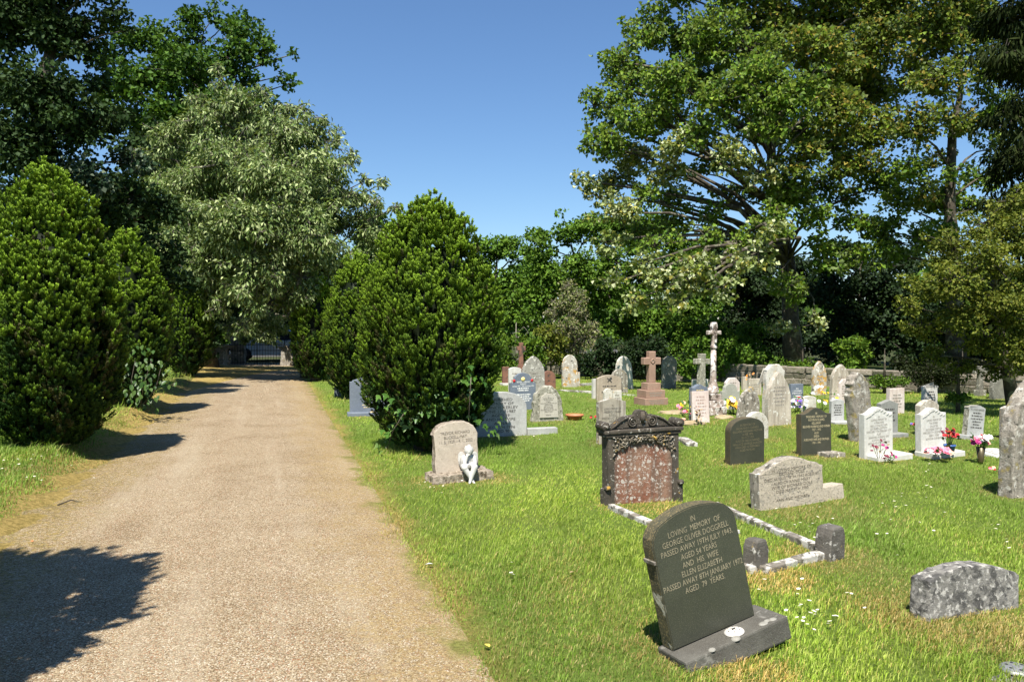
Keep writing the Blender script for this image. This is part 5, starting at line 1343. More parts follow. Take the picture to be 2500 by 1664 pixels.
tree('added_shade_tree', 'dark broad tree added behind the whitebeam to shade the gate and lane', 31.5, [(745, 900), (740, 780), (720, 640), (690, 520)], 0.22,  # tree added to throw shade on the gate and the lane
     [(600, 400, 90, 1.0), (700, 420, 90, 1.0), (520, 450, 80, 1.0), (640, 320, 80, 1.0), (760, 480, 80, 1.0), (640, 560, 75, 0), (560, 600, 70, 0), (700, 640, 65, 0.4), (620, 660, 65, 0), (540, 690, 60, 0.3), (680, 720, 50, 0.3), (600, 740, 45, 0.8), (480, 620, 60, 0), (760, 590, 70, 0), (800, 680, 65, 0), (770, 760, 50, 0.3), (640, 480, 70, 0.5), (650, 780, 30, 1.0), (560, 780, 30, 1.0), (820, 760, 60, 0.6)],
     0.22, 0.17, [DEEP], LM_GEN, cover=1.3, sub=8, seedv=24, droop=0.3)
# trees beyond the gate
for k, (px, py, rp, Y, lab) in enumerate(((600, 770, 62, 46.0, 'dense green tree seen straight through the gate opening'), (700, 770, 60, 44.5, 'dense dark tree beyond the gate to the right'), (520, 740, 70, 47.0, 'dense dark tree beyond the gate to the left'))):
    tree('roadside_tree', lab, Y, [(px, 880), (px, 800), (px, 720)], 0.25,
         [(px, py, rp, 0), (px - 40, py + 40, rp * 0.7, 0), (px + 45, py + 30, rp * 0.7, -0.4), (px, py - 60, rp * 0.9, 0.5), (px + 10, py + 68, rp * 0.6, -0.6), (px - 30, py - 20, rp * 0.8, -0.8)],
         0.26, 0.2, [MID if k == 0 else DEEP], LM_GEN, cover=1.5, sub=7, seedv=19 + k, group='trees beyond the gate', base_z=0.0)
tree('leafy_tree', 'blue green tree just right of the whitebeam crown', 36.0, [(905, 890), (910, 700), (915, 560)], 0.2,
     [(915, 525, 32, 0), (935, 560, 32, 0), (900, 600, 55, 0), (930, 640, 55, 0), (960, 690, 60, 0), (880, 700, 60, 0), (1000, 720, 55, 0.5), (890, 540, 30, 0.6), (930, 760, 60, 0), (850, 760, 60, 0)],
     0.22, 0.17, [OAK], LM_GEN, cover=1.4, sub=9, seedv=23)
# the bank of trees in the middle distance
BANK = [('grey green rounded tree right above the ivied yew', 37.0, 1210, MID, [(1200, 600, 50), (1170, 640, 45), (1240, 605, 45), (1180, 700, 60), (1250, 690, 60), (1300, 620, 35, 1), (1190, 780, 50), (1265, 770, 55), (1150, 720, 50, 1)], 31),
        ('bright green bushy tree in the centre of the tree line', 34.0, 1400, MID, [(1320, 600, 52), (1390, 565, 52), (1455, 560, 50), (1350, 670, 65), (1430, 660, 70), (1310, 730, 55), (1400, 740, 65), (1480, 710, 60), (1500, 640, 55), (1440, 540, 30, 1), (1460, 800, 50)], 32),
        ('dark green tree partly behind the maple lower branches', 36.0, 1580, MID, [(1530, 560, 60), (1540, 585, 60), (1600, 550, 60), (1660, 590, 50), (1690, 650, 55), (1560, 680, 70), (1640, 660, 70), (1600, 760, 70), (1540, 800, 60), (1680, 760, 60), (1500, 560, 45, 1), (1720, 700, 60, 1)], 33),
        ('deep green tree behind the maple trunk', 38.0, 1800, DEEP, [(1760, 650, 75), (1840, 690, 80), (1720, 620, 45), (1850, 640, 50), (1920, 650, 60), (1790, 800, 70), (1900, 780, 75), (1880, 850, 50), (1960, 830, 60), (1700, 820, 60), (1960, 700, 70), (1740, 590, 50)], 34),
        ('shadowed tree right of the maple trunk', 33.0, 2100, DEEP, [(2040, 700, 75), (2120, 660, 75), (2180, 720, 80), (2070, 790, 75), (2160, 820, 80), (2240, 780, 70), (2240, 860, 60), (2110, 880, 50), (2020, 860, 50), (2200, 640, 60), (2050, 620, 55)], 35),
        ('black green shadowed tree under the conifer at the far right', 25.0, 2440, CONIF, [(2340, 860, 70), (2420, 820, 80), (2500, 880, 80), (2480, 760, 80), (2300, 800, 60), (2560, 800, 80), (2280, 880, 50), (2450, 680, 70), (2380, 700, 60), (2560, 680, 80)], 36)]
for lab, Y, px, pal, cl, sd in BANK:
    tree('leafy_tree', lab, Y, [(px, 890), (px + 5, 780), (px, 680), (px + 4, 620)], 0.2, cl, 0.16, 0.13, [pal], LM_GEN if pal is not CONIF else LM_DARK, cover=1.4, sub=9, seedv=sd, flat=0.62, group='tree line beyond the graves', spread=0.72, subr=0.38)
# shrubs in front of the wall and the tangled pale shrub
tree('rambling_shrub', 'tangled pale flowering shrub with dead branches left of centre', 25.5, [(1410, 905), (1400, 840), (1395, 780)], 0.06,
     [(1395, 715, 38, 0), (1360, 745, 35, 0), (1420, 760, 42, 0), (1385, 800, 45, -0.3), (1430, 830, 38, 0), (1345, 770, 22, 0), (1390, 855, 38, 0), (1450, 800, 25, 0.2)],
     0.075, 0.05, [PALESH], LM_GEN, cover=0.95, sub=14, droop=0.4, seedv=41, bare=0.8, cat='shrub', spread=0.75, subr=0.36)
for k, (nm, lab, Y, px, cl, pal, seed_) in enumerate((
        ('leafy_shrub', 'bright green leafy shrub behind the red brown cross', 24.0, 1290, [(1225, 850, 26), (1262, 835, 26), (1300, 850, 30), (1245, 885, 26), (1310, 880, 26), (1205, 890, 22), (1215, 820, 25, 1)], FRESH, 51),
        ('leafy_shrub', 'olive green shrub behind the thin grey cross', 25.0, 1345, [(1330, 815, 30), (1360, 835, 30), (1345, 865, 28), (1372, 875, 22)], GOLDEN, 52),
        ('leafy_shrub', 'mid green shrubs behind the pillar cross', 27.0, 1760, [(1660, 800, 35), (1700, 830, 45), (1750, 810, 45), (1790, 840, 45), (1690, 880, 40), (1760, 880, 40), (1820, 870, 40), (1840, 810, 35), (1640, 860, 35), (1870, 890, 28)], MID, 53),
        ('leafy_shrub', 'bright yellow green sunlit shrub right of the maple trunk', 24.5, 2080, [(2060, 850, 24), (2090, 840, 26), (2105, 875, 22), (2070, 885, 24), (2090, 905, 20)], FRESH, 54),
        ('leafy_shrub', 'low green shrub over the wall between the pointed gravestones', 23.5, 1960, [(1950, 900, 22), (1925, 915, 20), (1980, 895, 20), (1960, 925, 18), (2010, 905, 14), (1900, 905, 16)], FRESH, 55),
        ('leafy_shrub', 'low trailing shrub in front of the wall right of the rugged stone', 19.8, 2160, [(2150, 935, 18), (2180, 935, 18), (2205, 945, 14), (2140, 955, 15)], FRESH, 56),
        ('leafy_shrub', 'loose weedy shrub in the shade right of the broken topped gravestone', 15.5, 2340, [(2325, 1000, 14), (2340, 985, 14), (2352, 1005, 12), (2320, 1015, 10)], FRESH, 57),
        ('leafy_shrub', 'dark shaded shrubs over the wall left of the rose brown cross', 24.6, 1500, [(1430, 880, 26), (1465, 870, 28), (1500, 880, 28), (1540, 870, 30), (1575, 885, 26), (1610, 875, 28), (1560, 850, 30), (1480, 845, 30), (1600, 845, 30), (1445, 905, 18), (1480, 912, 16), (1520, 910, 16), (1560, 912, 16), (1600, 912, 16)], DEEP, 60),
        ('leafy_shrub', 'green shrubs over the wall behind the pillar cross', 23.6, 1760, [(1655, 895, 24), (1690, 880, 26), (1725, 870, 28), (1770, 880, 30), (1810, 870, 28), (1850, 885, 26), (1890, 895, 26), (1780, 850, 30), (1700, 845, 26), (1675, 918, 16), (1720, 918, 18), (1760, 918, 18), (1800, 920, 18), (1840, 920, 18), (1880, 922, 18), (1915, 915, 22), (1950, 910, 24), (1985, 915, 20), (2020, 925, 18), (2075, 910, 18)], MID, 63),
        ('leafy_shrub', 'dark ivy over the right end of the wall', 20.0, 2350, [(2235, 915, 22), (2270, 905, 26), (2310, 910, 28), (2350, 905, 28), (2390, 915, 28), (2430, 915, 28), (2470, 920, 28), (2510, 920, 30), (2250, 940, 16), (2300, 942, 18), (2350, 945, 18), (2400, 945, 18), (2450, 948, 18)], CONIF, 64),
        ('leafy_shrub', 'shaded undergrowth behind the dappled gravestone', 26.5, 1580, [(1540, 870, 26), (1575, 885, 24), (1610, 880, 26), (1660, 890, 26), (1500, 880, 24), (1460, 880, 26), (1690, 900, 20)], DEEP, 58),
        ('leafy_shrub', 'dark undergrowth behind the wall at the right', 23.0, 2300, [(2230, 905, 30), (2290, 900, 36), (2350, 905, 36), (2410, 915, 36), (2470, 920, 36), (2200, 890, 25), (2530, 920, 40)], CONIF, 59))):
    tree(nm, lab, Y, [(px, 905), (px, 880), (px, 850)], 0.035, cl, 0.11 if Y > 20 else 0.07, 0.07 if Y > 20 else 0.035, [pal], LM_GEN, cover=1.4, sub=16, seedv=seed_, cat='shrub', droop=0.1, spread=0.75, limbs=False, group='shrubs along the churchyard wall')
# dead trunk beside the red cross
dt = empty('dead_trunk', (at(1264, 890, 26).x, 26, 0))
tag(dt, 'bleached broken dead tree trunk behind the red brown cross', 'dead tree')
tube('trunk', [(0, 0, -0.1), (0.03, 0, 0.5), (-0.02, 0, 1.0), (0.02, 0.02, 1.35)], [0.10, 0.085, 0.07, 0.03], DEADW, dt, 7)
tube('branch', [(-0.03, 0, 0.6), (-0.06, 0.02, 1.2), (-0.05, 0.02, 1.8)], [0.04, 0.035, 0.012], DEADW, dt, 5)
tube('branch', [(0.0, 0, 0.95), (0.25, 0, 1.1), (0.5, 0.05, 0.8)], [0.018, 0.012, 0.006], DEADW, dt, 5)
tube('branch', [(-0.04, 0, 1.4), (0.2, 0, 1.65), (0.45, 0.05, 1.35)], [0.014, 0.010, 0.005], DEADW, dt, 5)

# a far wood closes every gap at the horizon
n_ = 26000
ux = rng.uniform(-1, 1, n_)
YY = 62 + 6 * rng.random(n_) + 4 * np.sin(ux * 9)
XX = ux * 62
top = 5.0 + 1.3 * np.sin(ux * 23 + 1) + 0.9 * np.sin(ux * 51)
ZZ = top * rng.random(n_) ** 0.75
P = np.stack([XX, YY, ZZ], -1)
A = rng.normal(size=(n_, 3)) + np.array([0, -0.3, -0.2])
N = rng.normal(size=(n_, 3)) * 0.5 + np.array([0, -0.5, 0.8])
V_, T_ = leaves_arrays(P, A, N, rng.uniform(0.5, 0.9, n_), rng.uniform(0.4, 0.7, n_))
fw = np_mesh('woodland', V_, T_, LM_GEN, None, pick_cols(n_, OAK))
tag(fw, 'distant wood along the horizon', None, kind='stuff')

# ------------------------------------------------------------------ the fastigiate yews along the path
YPROF_Z = np.array([0.0, 0.04, 0.10, 0.20, 0.32, 0.45, 0.60, 0.72, 0.84, 0.92, 0.98, 1.0])
YPROF_R = np.array([0.34, 0.46, 0.64, 0.83, 0.95, 1.0, 0.97, 0.86, 0.64, 0.42, 0.20, 0.08])
def yew(label, x, y, Rm, H, n_shoots, seedv, nn=30, lean=0.0, prof=YPROF_R, bright=1.0, sz=1.0, group='fastigiate yews lining the path'):
    r_ = np.random.default_rng(seedv)
    zb = float(height(x, y))
    root = empty('clipped_yew', (x, y, zb))
    tag(root, label, 'yew', group)
    # low, heavy, many stemmed trunk
    tube('trunk', [(0, 0, -0.1), (0.02, 0, 0.35), (0, 0.02, H * 0.5)], [Rm * 0.28, Rm * 0.22, Rm * 0.1], BARKD, root, 9)
    # solid core for the inner branches, its colour darkened as shade behind the shoots
    seg, rows = 34, 22
    lob_ph = r_.uniform(0, 6.28, 6)
    def lobe(th, zf):
        v = 0.045 * np.sin(5 * th + lob_ph[0] + 2 * zf) + 0.05 * np.sin(9 * th + lob_ph[1]) + 0.05 * np.sin(3 * th + lob_ph[2] + 5 * zf) + 0.035 * np.sin(14 * th + lob_ph[3] - 9 * zf)
        return 1 + v
    V_, T_ = [], []
    for i in range(rows + 1):
        zf = 0.04 + 0.82 * i / rows
        rr = np.interp(zf, YPROF_Z, prof) * Rm * 0.66
        for k in range(seg):
            th = 2 * math.pi * k / seg
            q = rr * lobe(th, zf) * r_.uniform(0.94, 1.04)
            V_.append((q * math.cos(th), q * math.sin(th), zf * H * 0.97))
    for i in range(rows):
        for k in range(seg):
            k2 = (k + 1) % seg
            T_ += [(i * seg + k, i * seg + k2, (i + 1) * seg + k2), (i * seg + k, (i + 1) * seg + k2, (i + 1) * seg + k)]
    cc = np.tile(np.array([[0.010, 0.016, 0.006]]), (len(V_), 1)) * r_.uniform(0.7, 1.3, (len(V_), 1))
    np_mesh('shade_core', V_, T_, LM_YEW, root, cc, smooth_=True)
    # tufts of upright shoots, standing a little proud of one another
    nt_ = max(150, n_shoots // 7)
    zf = r_.uniform(0.015, 1.0, nt_ * 3)
    zf = zf[r_.random(nt_ * 3) < (np.interp(zf, YPROF_Z, prof) * 0.85 + 0.15)][:nt_]
    nt_ = len(zf)
    th = r_.uniform(0, 2 * math.pi, nt_)
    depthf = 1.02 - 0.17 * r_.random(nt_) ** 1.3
    rr = np.interp(zf, YPROF_Z, prof) * Rm * lobe(th, zf) * depthf
    lead = np.where(zf > 0.78, r_.random(nt_) ** 2 * 0.12 * H, 0.0)
    TC = np.stack([rr * np.cos(th), rr * np.sin(th), zf * H * 0.95 + lead], -1)
    # a few leading shoots stand above the crown as spires
    sp = []
    for _ in range(9):
        rs_, ts_ = r_.uniform(0.05, 0.55), r_.uniform(0, 6.28)
        zs_ = float(np.interp(-rs_, -prof[5:], YPROF_Z[5:])) * H * 0.95
        for i_ in range(12):
            f_ = i_ / 11
            sp.append((rs_ * Rm * math.cos(ts_) + r_.normal() * 0.025, rs_ * Rm * math.sin(ts_) + r_.normal() * 0.025, zs_ - 0.12 + f_ * r_.uniform(0.85, 1.0) * 0.36))
    sp = np.array(sp)
    TC = np.concatenate([TC, sp]); nt_ = len(TC)
    zf = np.concatenate([zf, np.full(len(sp), 0.95)]); th = np.concatenate([th, np.arctan2(sp[:, 1], sp[:, 0])]); depthf = np.concatenate([depthf, np.full(len(sp), 1.02)])
    k_ = 8
    zf = np.repeat(zf, k_); th = np.repeat(th, k_); depthf = np.repeat(depthf, k_)
    n_ = len(zf)
    tr_ = 0.047 * sz * np.repeat(r_.uniform(0.7, 1.4, nt_), k_)[:, None]
    offs = r_.normal(size=(n_, 3)) * np.array([1, 1, 1.3])
    offs = offs / np.maximum(1.0, np.linalg.norm(offs, axis=1, keepdims=True) / 1.2)
    B = np.repeat(TC, k_, 0) + offs * tr_
    radial = np.stack([np.cos(th), np.sin(th), np.zeros(n_)], -1)
    slope = np.interp(zf, [0, 0.3, 0.7, 1], [0.55, 0.40, 0.25, 0.06])[:, None]
    D = norm(radial * slope + np.array([0, 0, 1.0]) + offs * np.array([0.34, 0.34, 0.1]))
    L = r_.uniform(0.045, 0.095, n_) * sz
    tone = np.repeat(r_.normal(0, 0.20, nt_), k_)
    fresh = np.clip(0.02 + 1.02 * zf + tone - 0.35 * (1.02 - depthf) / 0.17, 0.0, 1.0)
    # needles on every shoot
    t = (np.arange(nn) + 0.5) / nn
    t = np.tile(t, (n_, 1)) + r_.uniform(-0.02, 0.02, (n_, nn))
    ang = np.arange(nn)[None] * 2.4 + r_.uniform(0, 6.28, (n_, 1))
    E1 = norm(np.cross(D, np.array([0.31, 0.77, 0.2])))
    E2 = np.cross(D, E1)
    radd = E1[:, None] * np.cos(ang)[..., None] + E2[:, None] * np.sin(ang)[..., None]
    base = B[:, None] + D[:, None] * (t * L[:, None])[..., None]
    nl = (0.032 - 0.006 * t)[..., None] * sz * r_.uniform(0.8, 1.25, (n_, nn, 1))
    ndir = norm(radd + D[:, None] * (0.35 + 0.9 * t)[..., None])
    tip = base + ndir * nl
    side = norm(np.cross(ndir, radd + np.array([0.1, 0.2, 0.9]))) * (0.0150 * sz)
    b0 = base + side; b1 = base - side
    VV = np.stack([b0, b1, tip], 2).reshape(-1, 3)
    TT = np.arange(len(VV)).reshape(-1, 3)
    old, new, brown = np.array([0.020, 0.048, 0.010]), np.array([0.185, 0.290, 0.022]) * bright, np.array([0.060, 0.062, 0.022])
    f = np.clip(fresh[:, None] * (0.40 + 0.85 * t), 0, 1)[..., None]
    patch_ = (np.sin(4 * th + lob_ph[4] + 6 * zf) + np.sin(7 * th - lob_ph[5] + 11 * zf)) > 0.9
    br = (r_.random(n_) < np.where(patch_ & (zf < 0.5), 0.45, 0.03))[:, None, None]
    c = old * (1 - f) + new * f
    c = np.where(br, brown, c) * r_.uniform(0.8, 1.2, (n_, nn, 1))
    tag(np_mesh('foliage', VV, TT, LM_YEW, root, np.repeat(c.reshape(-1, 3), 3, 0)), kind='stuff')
    return root
p = ground(1048, 1102)
YR1 = (p.x, p.y + 0.15)
yew('big ivied yew right of the path behind the tan gravestone', YR1[0], YR1[1], 0.94, 3.30, 14500, 61, nn=13)
p = ground(876, 972); yew('yew half hidden left behind the big ivied yew', p.x, p.y, 0.76, 3.25, 6000, 62, nn=12, sz=1.2)
p = ground(771, 930); yew('farthest yew on the right of the path near the gate', p.x, p.y, 0.66, 3.1, 3200, 63, nn=11, sz=1.4)
p = ground(118, 1078, 0.27); yew('large nearest yew on the left of the path', p.x - 0.03, p.y + 0.1, 0.82, 3.36, 14500, 64, nn=13)
p = ground(300, 985, 0.25); yew('second yew on the left peeping out behind the nearest one', p.x, p.y + 0.2, 0.76, 3.14, 6000, 65, nn=12, sz=1.15)
p = ground(455, 912, 0.2); yew('compact farthest yew on the left of the path', p.x, p.y, 0.76, 2.9, 3200, 66, nn=11, sz=1.4)
yew('yew beside the viewer just outside the left edge, casting the shadow on the path', -3.78, 2.72, 1.22, 4.7, 6000, 67, nn=9, sz=1.6)

# ------------------------------------------------------------------ ivy on the big yew and the bush at the second left yew
def leaf_shape(kind):
    if kind == 'ivy':
        pts = [(0, 0, 0), (0.30, 0.05, 0.03), (0.62, 0.30, -0.02), (0.30, 0.42, 0.05), (0.0, 1.0, -0.05), (-0.30, 0.42, 0.05), (-0.62, 0.30, -0.02), (-0.30, 0.05, 0.03), (0, 0.4, -0.03)]
    else:
        pts = [(0, 0, 0), (0.26, 0.25, 0.06), (0.30, 0.55, 0.06), (0.0, 1.0, -0.08), (-0.30, 0.55, 0.06), (-0.26, 0.25, 0.06), (0, 0.45, -0.02)]
    c_ = len(pts) - 1
    return np.array(pts), [(c_, k, (k + 1) % c_) for k in range(c_)]
def leaf_plant(name, label, cat, items, kind, pal, stems=(), mat=None):
    """items: (position, outward direction, size); every leaf a part of its own, sharing four meshes"""
    o0 = Vector(items[0][0])
    root = empty(name, (o0.x, o0.y, max(0.0, float(height(o0.x, o0.y)))))
    tag(root, label, cat)
    pts, tr = leaf_shape(kind)
    meshes = []
    for c in pal:
        m_o = np_mesh('leaf', pts, tr, mat or LM_IVY, None, np.tile(np.array(c), (len(pts), 1)))
        meshes.append(m_o.data)
        bpy.data.objects.remove(m_o)
    rs = random.Random(len(items))
    for (pos, out, size) in items:
        o = link('leaf', rs.choice(meshes), None, root, loc=Vector(pos) - root.location)
        dn = Vector((rs.uniform(-0.5, 0.5), rs.uniform(-0.3, 0.3), -1.0)).normalized()
        zz = (Vector(out) + Vector((rs.uniform(-0.4, 0.4), rs.uniform(-0.4, 0.4), rs.uniform(0.0, 0.7)))).normalized()
        yy = (dn - zz * dn.dot(zz)).normalized()
        xx = yy.cross(zz)
        o.rotation_euler = Matrix((xx, yy, zz)).transposed().to_euler()
        o.scale = (size, size, size)
    for pts_ in stems:
        tube('stem', [Vector(q) - root.location for q in pts_], [0.006] * len(pts_), BARK, root, 5)
rs = random.Random(77)
def on_yew(px, py, k=1.03):
    """front surface of the big yew along the sight line"""
    d = ray(px, py)
    cx, cy = YR1
    best = None
    for i in range(500):
        t = 8.5 + i * 0.01
        P_ = Vector((d.x * t, d.y * t, CAM_H + d.z * t))
        rr = np.interp(min(1, max(0, P_.z / 3.30)), YPROF_Z, YPROF_R) * 0.94 * k
        if (P_.x - cx) ** 2 + (P_.y - cy) ** 2 < rr * rr: return P_
    return None
items = []
seeds = [(925, 980, 14), (960, 995, 12), (1000, 990, 10), (1050, 1000, 16), (1090, 985, 18), (1100, 1010, 16), (1140, 985, 10), (1145, 910, 12), (1160, 930, 10), (1150, 1020, 10), (980, 1030, 12), (1010, 1045, 12), (950, 1050, 10), (945, 1080, 8), (960, 1030, 10), (1020, 1020, 12), (1190, 1040, 10), (1215, 1025, 8), (1205, 1045, 10), (1070, 960, 8), (1130, 960, 8), (930, 960, 8)]
for (px, py, cnt) in seeds:
    for _ in range(max(3, cnt // 2)):
        P_ = on_yew(px + rs.gauss(0, 12), py + rs.gauss(0, 14))
        if P_ is None:
            q = at(px + rs.gauss(0, 8), py + rs.gauss(0, 8), YR1[1] - 0.5)
            P_ = q
        if P_.z < 0.03: continue
        out = Vector((P_.x - YR1[0], P_.y - YR1[1], 0.15)).normalized()
        items.append((P_ + out * 0.03, out, rs.uniform(0.05, 0.105)))
leaf_plant('ivy', 'glossy green ivy climbing the foot of the big yew', 'ivy', items, 'ivy', [(0.055, 0.13, 0.018), (0.04, 0.10, 0.016), (0.085, 0.17, 0.03), (0.12, 0.19, 0.05)],
           stems=[[at(945, 1095, YR1[1] - 0.6), at(960, 1050, YR1[1] - 0.8), at(985, 1010, YR1[1] - 0.85)], [at(1150, 1075, YR1[1] - 0.5), at(1145, 1010, YR1[1] - 0.9), at(1150, 920, YR1[1] - 0.95)]])
items = []
for _ in range(110):
    px, py = rs.gauss(350, 28), rs.gauss(925, 42)
    q = at(px, py, 13.75 + rs.uniform(-0.25, 0.35))
    if q.z < 0.25: continue
    items.append((q, (rs.uniform(-0.2, 0.6), -1, 0.3), rs.uniform(0.07, 0.13)))
leaf_plant('bramble', 'broad leaved green bramble growing out of the second left yew', 'shrub', items, 'oval', [(0.025, 0.06, 0.010), (0.035, 0.08, 0.013), (0.055, 0.10, 0.018)],
           stems=[[at(345, 985, 14.1), at(350, 940, 13.9), at(370, 880, 13.9)], [at(340, 985, 14.1), at(320, 930, 13.9), at(330, 880, 14.0)], [at(350, 985, 14.0), at(380, 950, 13.8), at(392, 900, 13.9)]])

# ------------------------------------------------------------------ flowers, pots, small things
def petal_mesh(name, mat, n=7, layers=2):
    V_, T_ = [], []
    for l in range(layers):
        rad, z, tilt = 1.0 - 0.38 * l, 0.12 * l, 0.25 + 0.5 * l
        for k in range(n):
            a = 2 * math.pi * (k + 0.5 * l) / n
            hw = math.pi / n * 1.15
            b = len(V_)
            V_ += [(0, 0, z), (rad * 0.75 * math.cos(a - hw), rad * 0.75 * math.sin(a - hw), z + tilt * 0.55 * rad),
                   (rad * math.cos(a), rad * math.sin(a), z + tilt * 0.6 * rad), (rad * 0.75 * math.cos(a + hw), rad * 0.75 * math.sin(a + hw), z + tilt * 0.55 * rad)]
            T_ += [(b, b + 1, b + 2), (b, b + 2, b + 3)]
    o = np_mesh(name, V_, T_, mat, None)
    me = o.data
    bpy.data.objects.remove(o)
    return me
BLOOM = {k: petal_mesh('flower', m_) for k, m_ in PETAL.items()}
_lp, _lt = leaf_shape('oval')
_o = np_mesh('leaf', _lp, _lt, STEMG, None); LEAFM = _o.data; bpy.data.objects.remove(_o)
_o = np_mesh('leaf', _lp, _lt, DRYL, None); DRYM = _o.data; bpy.data.objects.remove(_o)
def bouquet(name, label, base, h, spread, cols, n, size, vase=None, leaves=10, lm=None, cat='flowers', low=0.35, seedv=0):
    rs = random.Random(seedv + n)
    root = empty(name, base)
    tag(root, label, cat)
    z0 = 0.0
    if vase:
        kind, vr, vh, vm = vase
        prof = {'cone': [(0.0, 0.0), (vr * 0.5, 0.0), (vr * 0.55, vh * 0.1), (vr, vh), (vr * 0.92, vh), (vr * 0.4, vh * 0.2)],
                'pot': [(0.0, 0.0), (vr * 0.75, 0.0), (vr * 0.95, vh * 0.8), (vr * 1.06, vh * 0.82), (vr * 1.06, vh), (vr * 0.9, vh), (vr * 0.8, vh * 0.8), (0, vh * 0.78)]}[kind]
        lathe('vase' if kind == 'cone' else 'pot', prof, vm, root, seg=16)
        z0 = vh * 0.9
    for k in range(n):
        a = rs.uniform(0, 6.28); r_ = spread * math.sqrt(rs.random())
        z = z0 + h * rs.uniform(low, 1.0) * (1 - 0.35 * (r_ / spread) ** 2)
        o = link('flower', BLOOM[rs.choice(cols)], None, root, loc=(r_ * math.cos(a), r_ * math.sin(a), z))
        s = size * rs.uniform(0.75, 1.25)
        o.scale = (s, s, s)
        o.rotation_euler = (rs.uniform(0.2, 1.0), rs.uniform(-0.6, 0.6), rs.uniform(-0.5, 0.5))
        if k % 2 == 0:
            tube('stem', [(0.25 * r_ * math.cos(a), 0.25 * r_ * math.sin(a), z0 * 0.9), (r_ * math.cos(a), r_ * math.sin(a), z)], [0.004, 0.003], STEMG, root, 4)
    for k in range(leaves):
        a = rs.uniform(0, 6.28); r_ = spread * math.sqrt(rs.random()) * 1.05
        o = link('leaf', lm or LEAFM, None, root, loc=(r_ * math.cos(a), r_ * math.sin(a), z0 + h * rs.uniform(0.1, 0.8)))
        s = size * rs.uniform(1.4, 2.4); o.scale = (s, s, s)
        o.rotation_euler = (rs.uniform(0.2, 1.4), rs.uniform(-0.6, 0.6), rs.uniform(0, 6.28))
    return root
g_ = lambda px, py, z=0.0: Vector((*ground(px, py, z).xy, z))
bouquet('flower_vase', 'dark tapering vase of white and magenta flowers in the grass at the right', g_(2394, 1130), 0.22, 0.115, ['white', 'white', 'magenta', 'pink', 'peach', 'red'], 26, 0.036, ('cone', 0.055, 0.20, DARKV), 16, seedv=1)
bouquet('flower_pot', 'blue pot of red flowers beside the right white marble gravestone', g_(2318, 1107, 0.08), 0.24, 0.10, ['red', 'red', 'maroon'], 16, 0.032, ('pot', 0.07, 0.12, BLUEP), 16, seedv=2)
bouquet('flower_bunch', 'bunch of bright pink flowers lying at the right white marble gravestone', g_(2288, 1110, 0.085), 0.10, 0.15, ['pink', 'pink', 'peach', 'white'], 18, 0.042, None, 8, seedv=3, low=0.2)
bouquet('withered_flowers', 'withered dark red flowers at the foot of the left white marble gravestone', g_(2146, 1118, 0.08), 0.26, 0.09, ['maroon', 'magenta'], 8, 0.022, None, 14, DRYM, seedv=4)
bouquet('withered_flowers', 'small tuft of dark purple flowers fallen off the left marble plinth', g_(2172, 1128), 0.14, 0.07, ['maroon', 'magenta'], 7, 0.022, None, 12, seedv=5)
bouquet('flower_bunch', 'bunch of yellow flowers before the plain greenish grey gravestone', g_(1792, 1012), 0.36, 0.20, ['yellow', 'yellow', 'yellow', 'white', 'orange'], 34, 0.045, None, 20, seedv=6)
bouquet('flower_bunch', 'mixed pink and yellow flowers left of the pinkish white gravestone', g_(1676, 1026), 0.44, 0.16, ['yellow', 'pink', 'red', 'peach'], 12, 0.040, None, 22, seedv=7, low=0.1)
bouquet('withered_flowers', 'dried brown flowers standing before the pinkish white gravestone', g_(1703, 1036), 0.34, 0.07, ['maroon', 'peach'], 5, 0.026, None, 22, DRYM, seedv=8)
bouquet('flower_bunch', 'blue purple and white flowers before the small slate gravestone', g_(1948, 1005), 0.34, 0.16, ['purple', 'purple', 'white', 'white', 'red'], 24, 0.040, None, 18, seedv=9)
bouquet('flower_bunch', 'tall white daisies between the pointed gravestones', g_(2005, 1000), 0.5, 0.35, ['white', 'white', 'yellow'], 16, 0.035, None, 24, seedv=10, low=0.3)
bouquet('dry_plant', 'dry orange flowered plant before the narrow pale stone', g_(1832, 955), 0.55, 0.12, ['orange'], 6, 0.03, None, 20, DRYM, seedv=11)
bouquet('flower_bunch', 'small dark blue and red flowers behind the right white marble', g_(2232, 1045), 0.14, 0.07, ['red', 'purple', 'white'], 6, 0.025, None, 8, seedv=12)
bouquet('fallen_flowers', 'fallen pink petals in the grass right of the flower vase', g_(2440, 1150), 0.05, 0.10, ['pink', 'peach', 'red'], 9, 0.02, None, 4, seedv=13)
bouquet('flower_bunch', 'red flower tucked behind the brown edged cream gravestone', g_(1450, 1030), 0.12, 0.06, ['red'], 3, 0.03, None, 6, seedv=14)

# terracotta bowl
p = ground(1403, 1025)
tb = empty('terracotta_bowl', p)
tag(tb, 'shallow terracotta bowl of earth in the grass', 'bowl')
lathe('bowl', [(0.0, 0.0), (0.11, 0.0), (0.15, 0.08), (0.168, 0.082), (0.168, 0.105), (0.145, 0.105), (0.12, 0.06), (0, 0.06)], TERRA, tb, seg=24)
lathe('earth', [(0.14, 0.085), (0.09, 0.094), (0.0, 0.10)], SOIL, tb, seg=12)
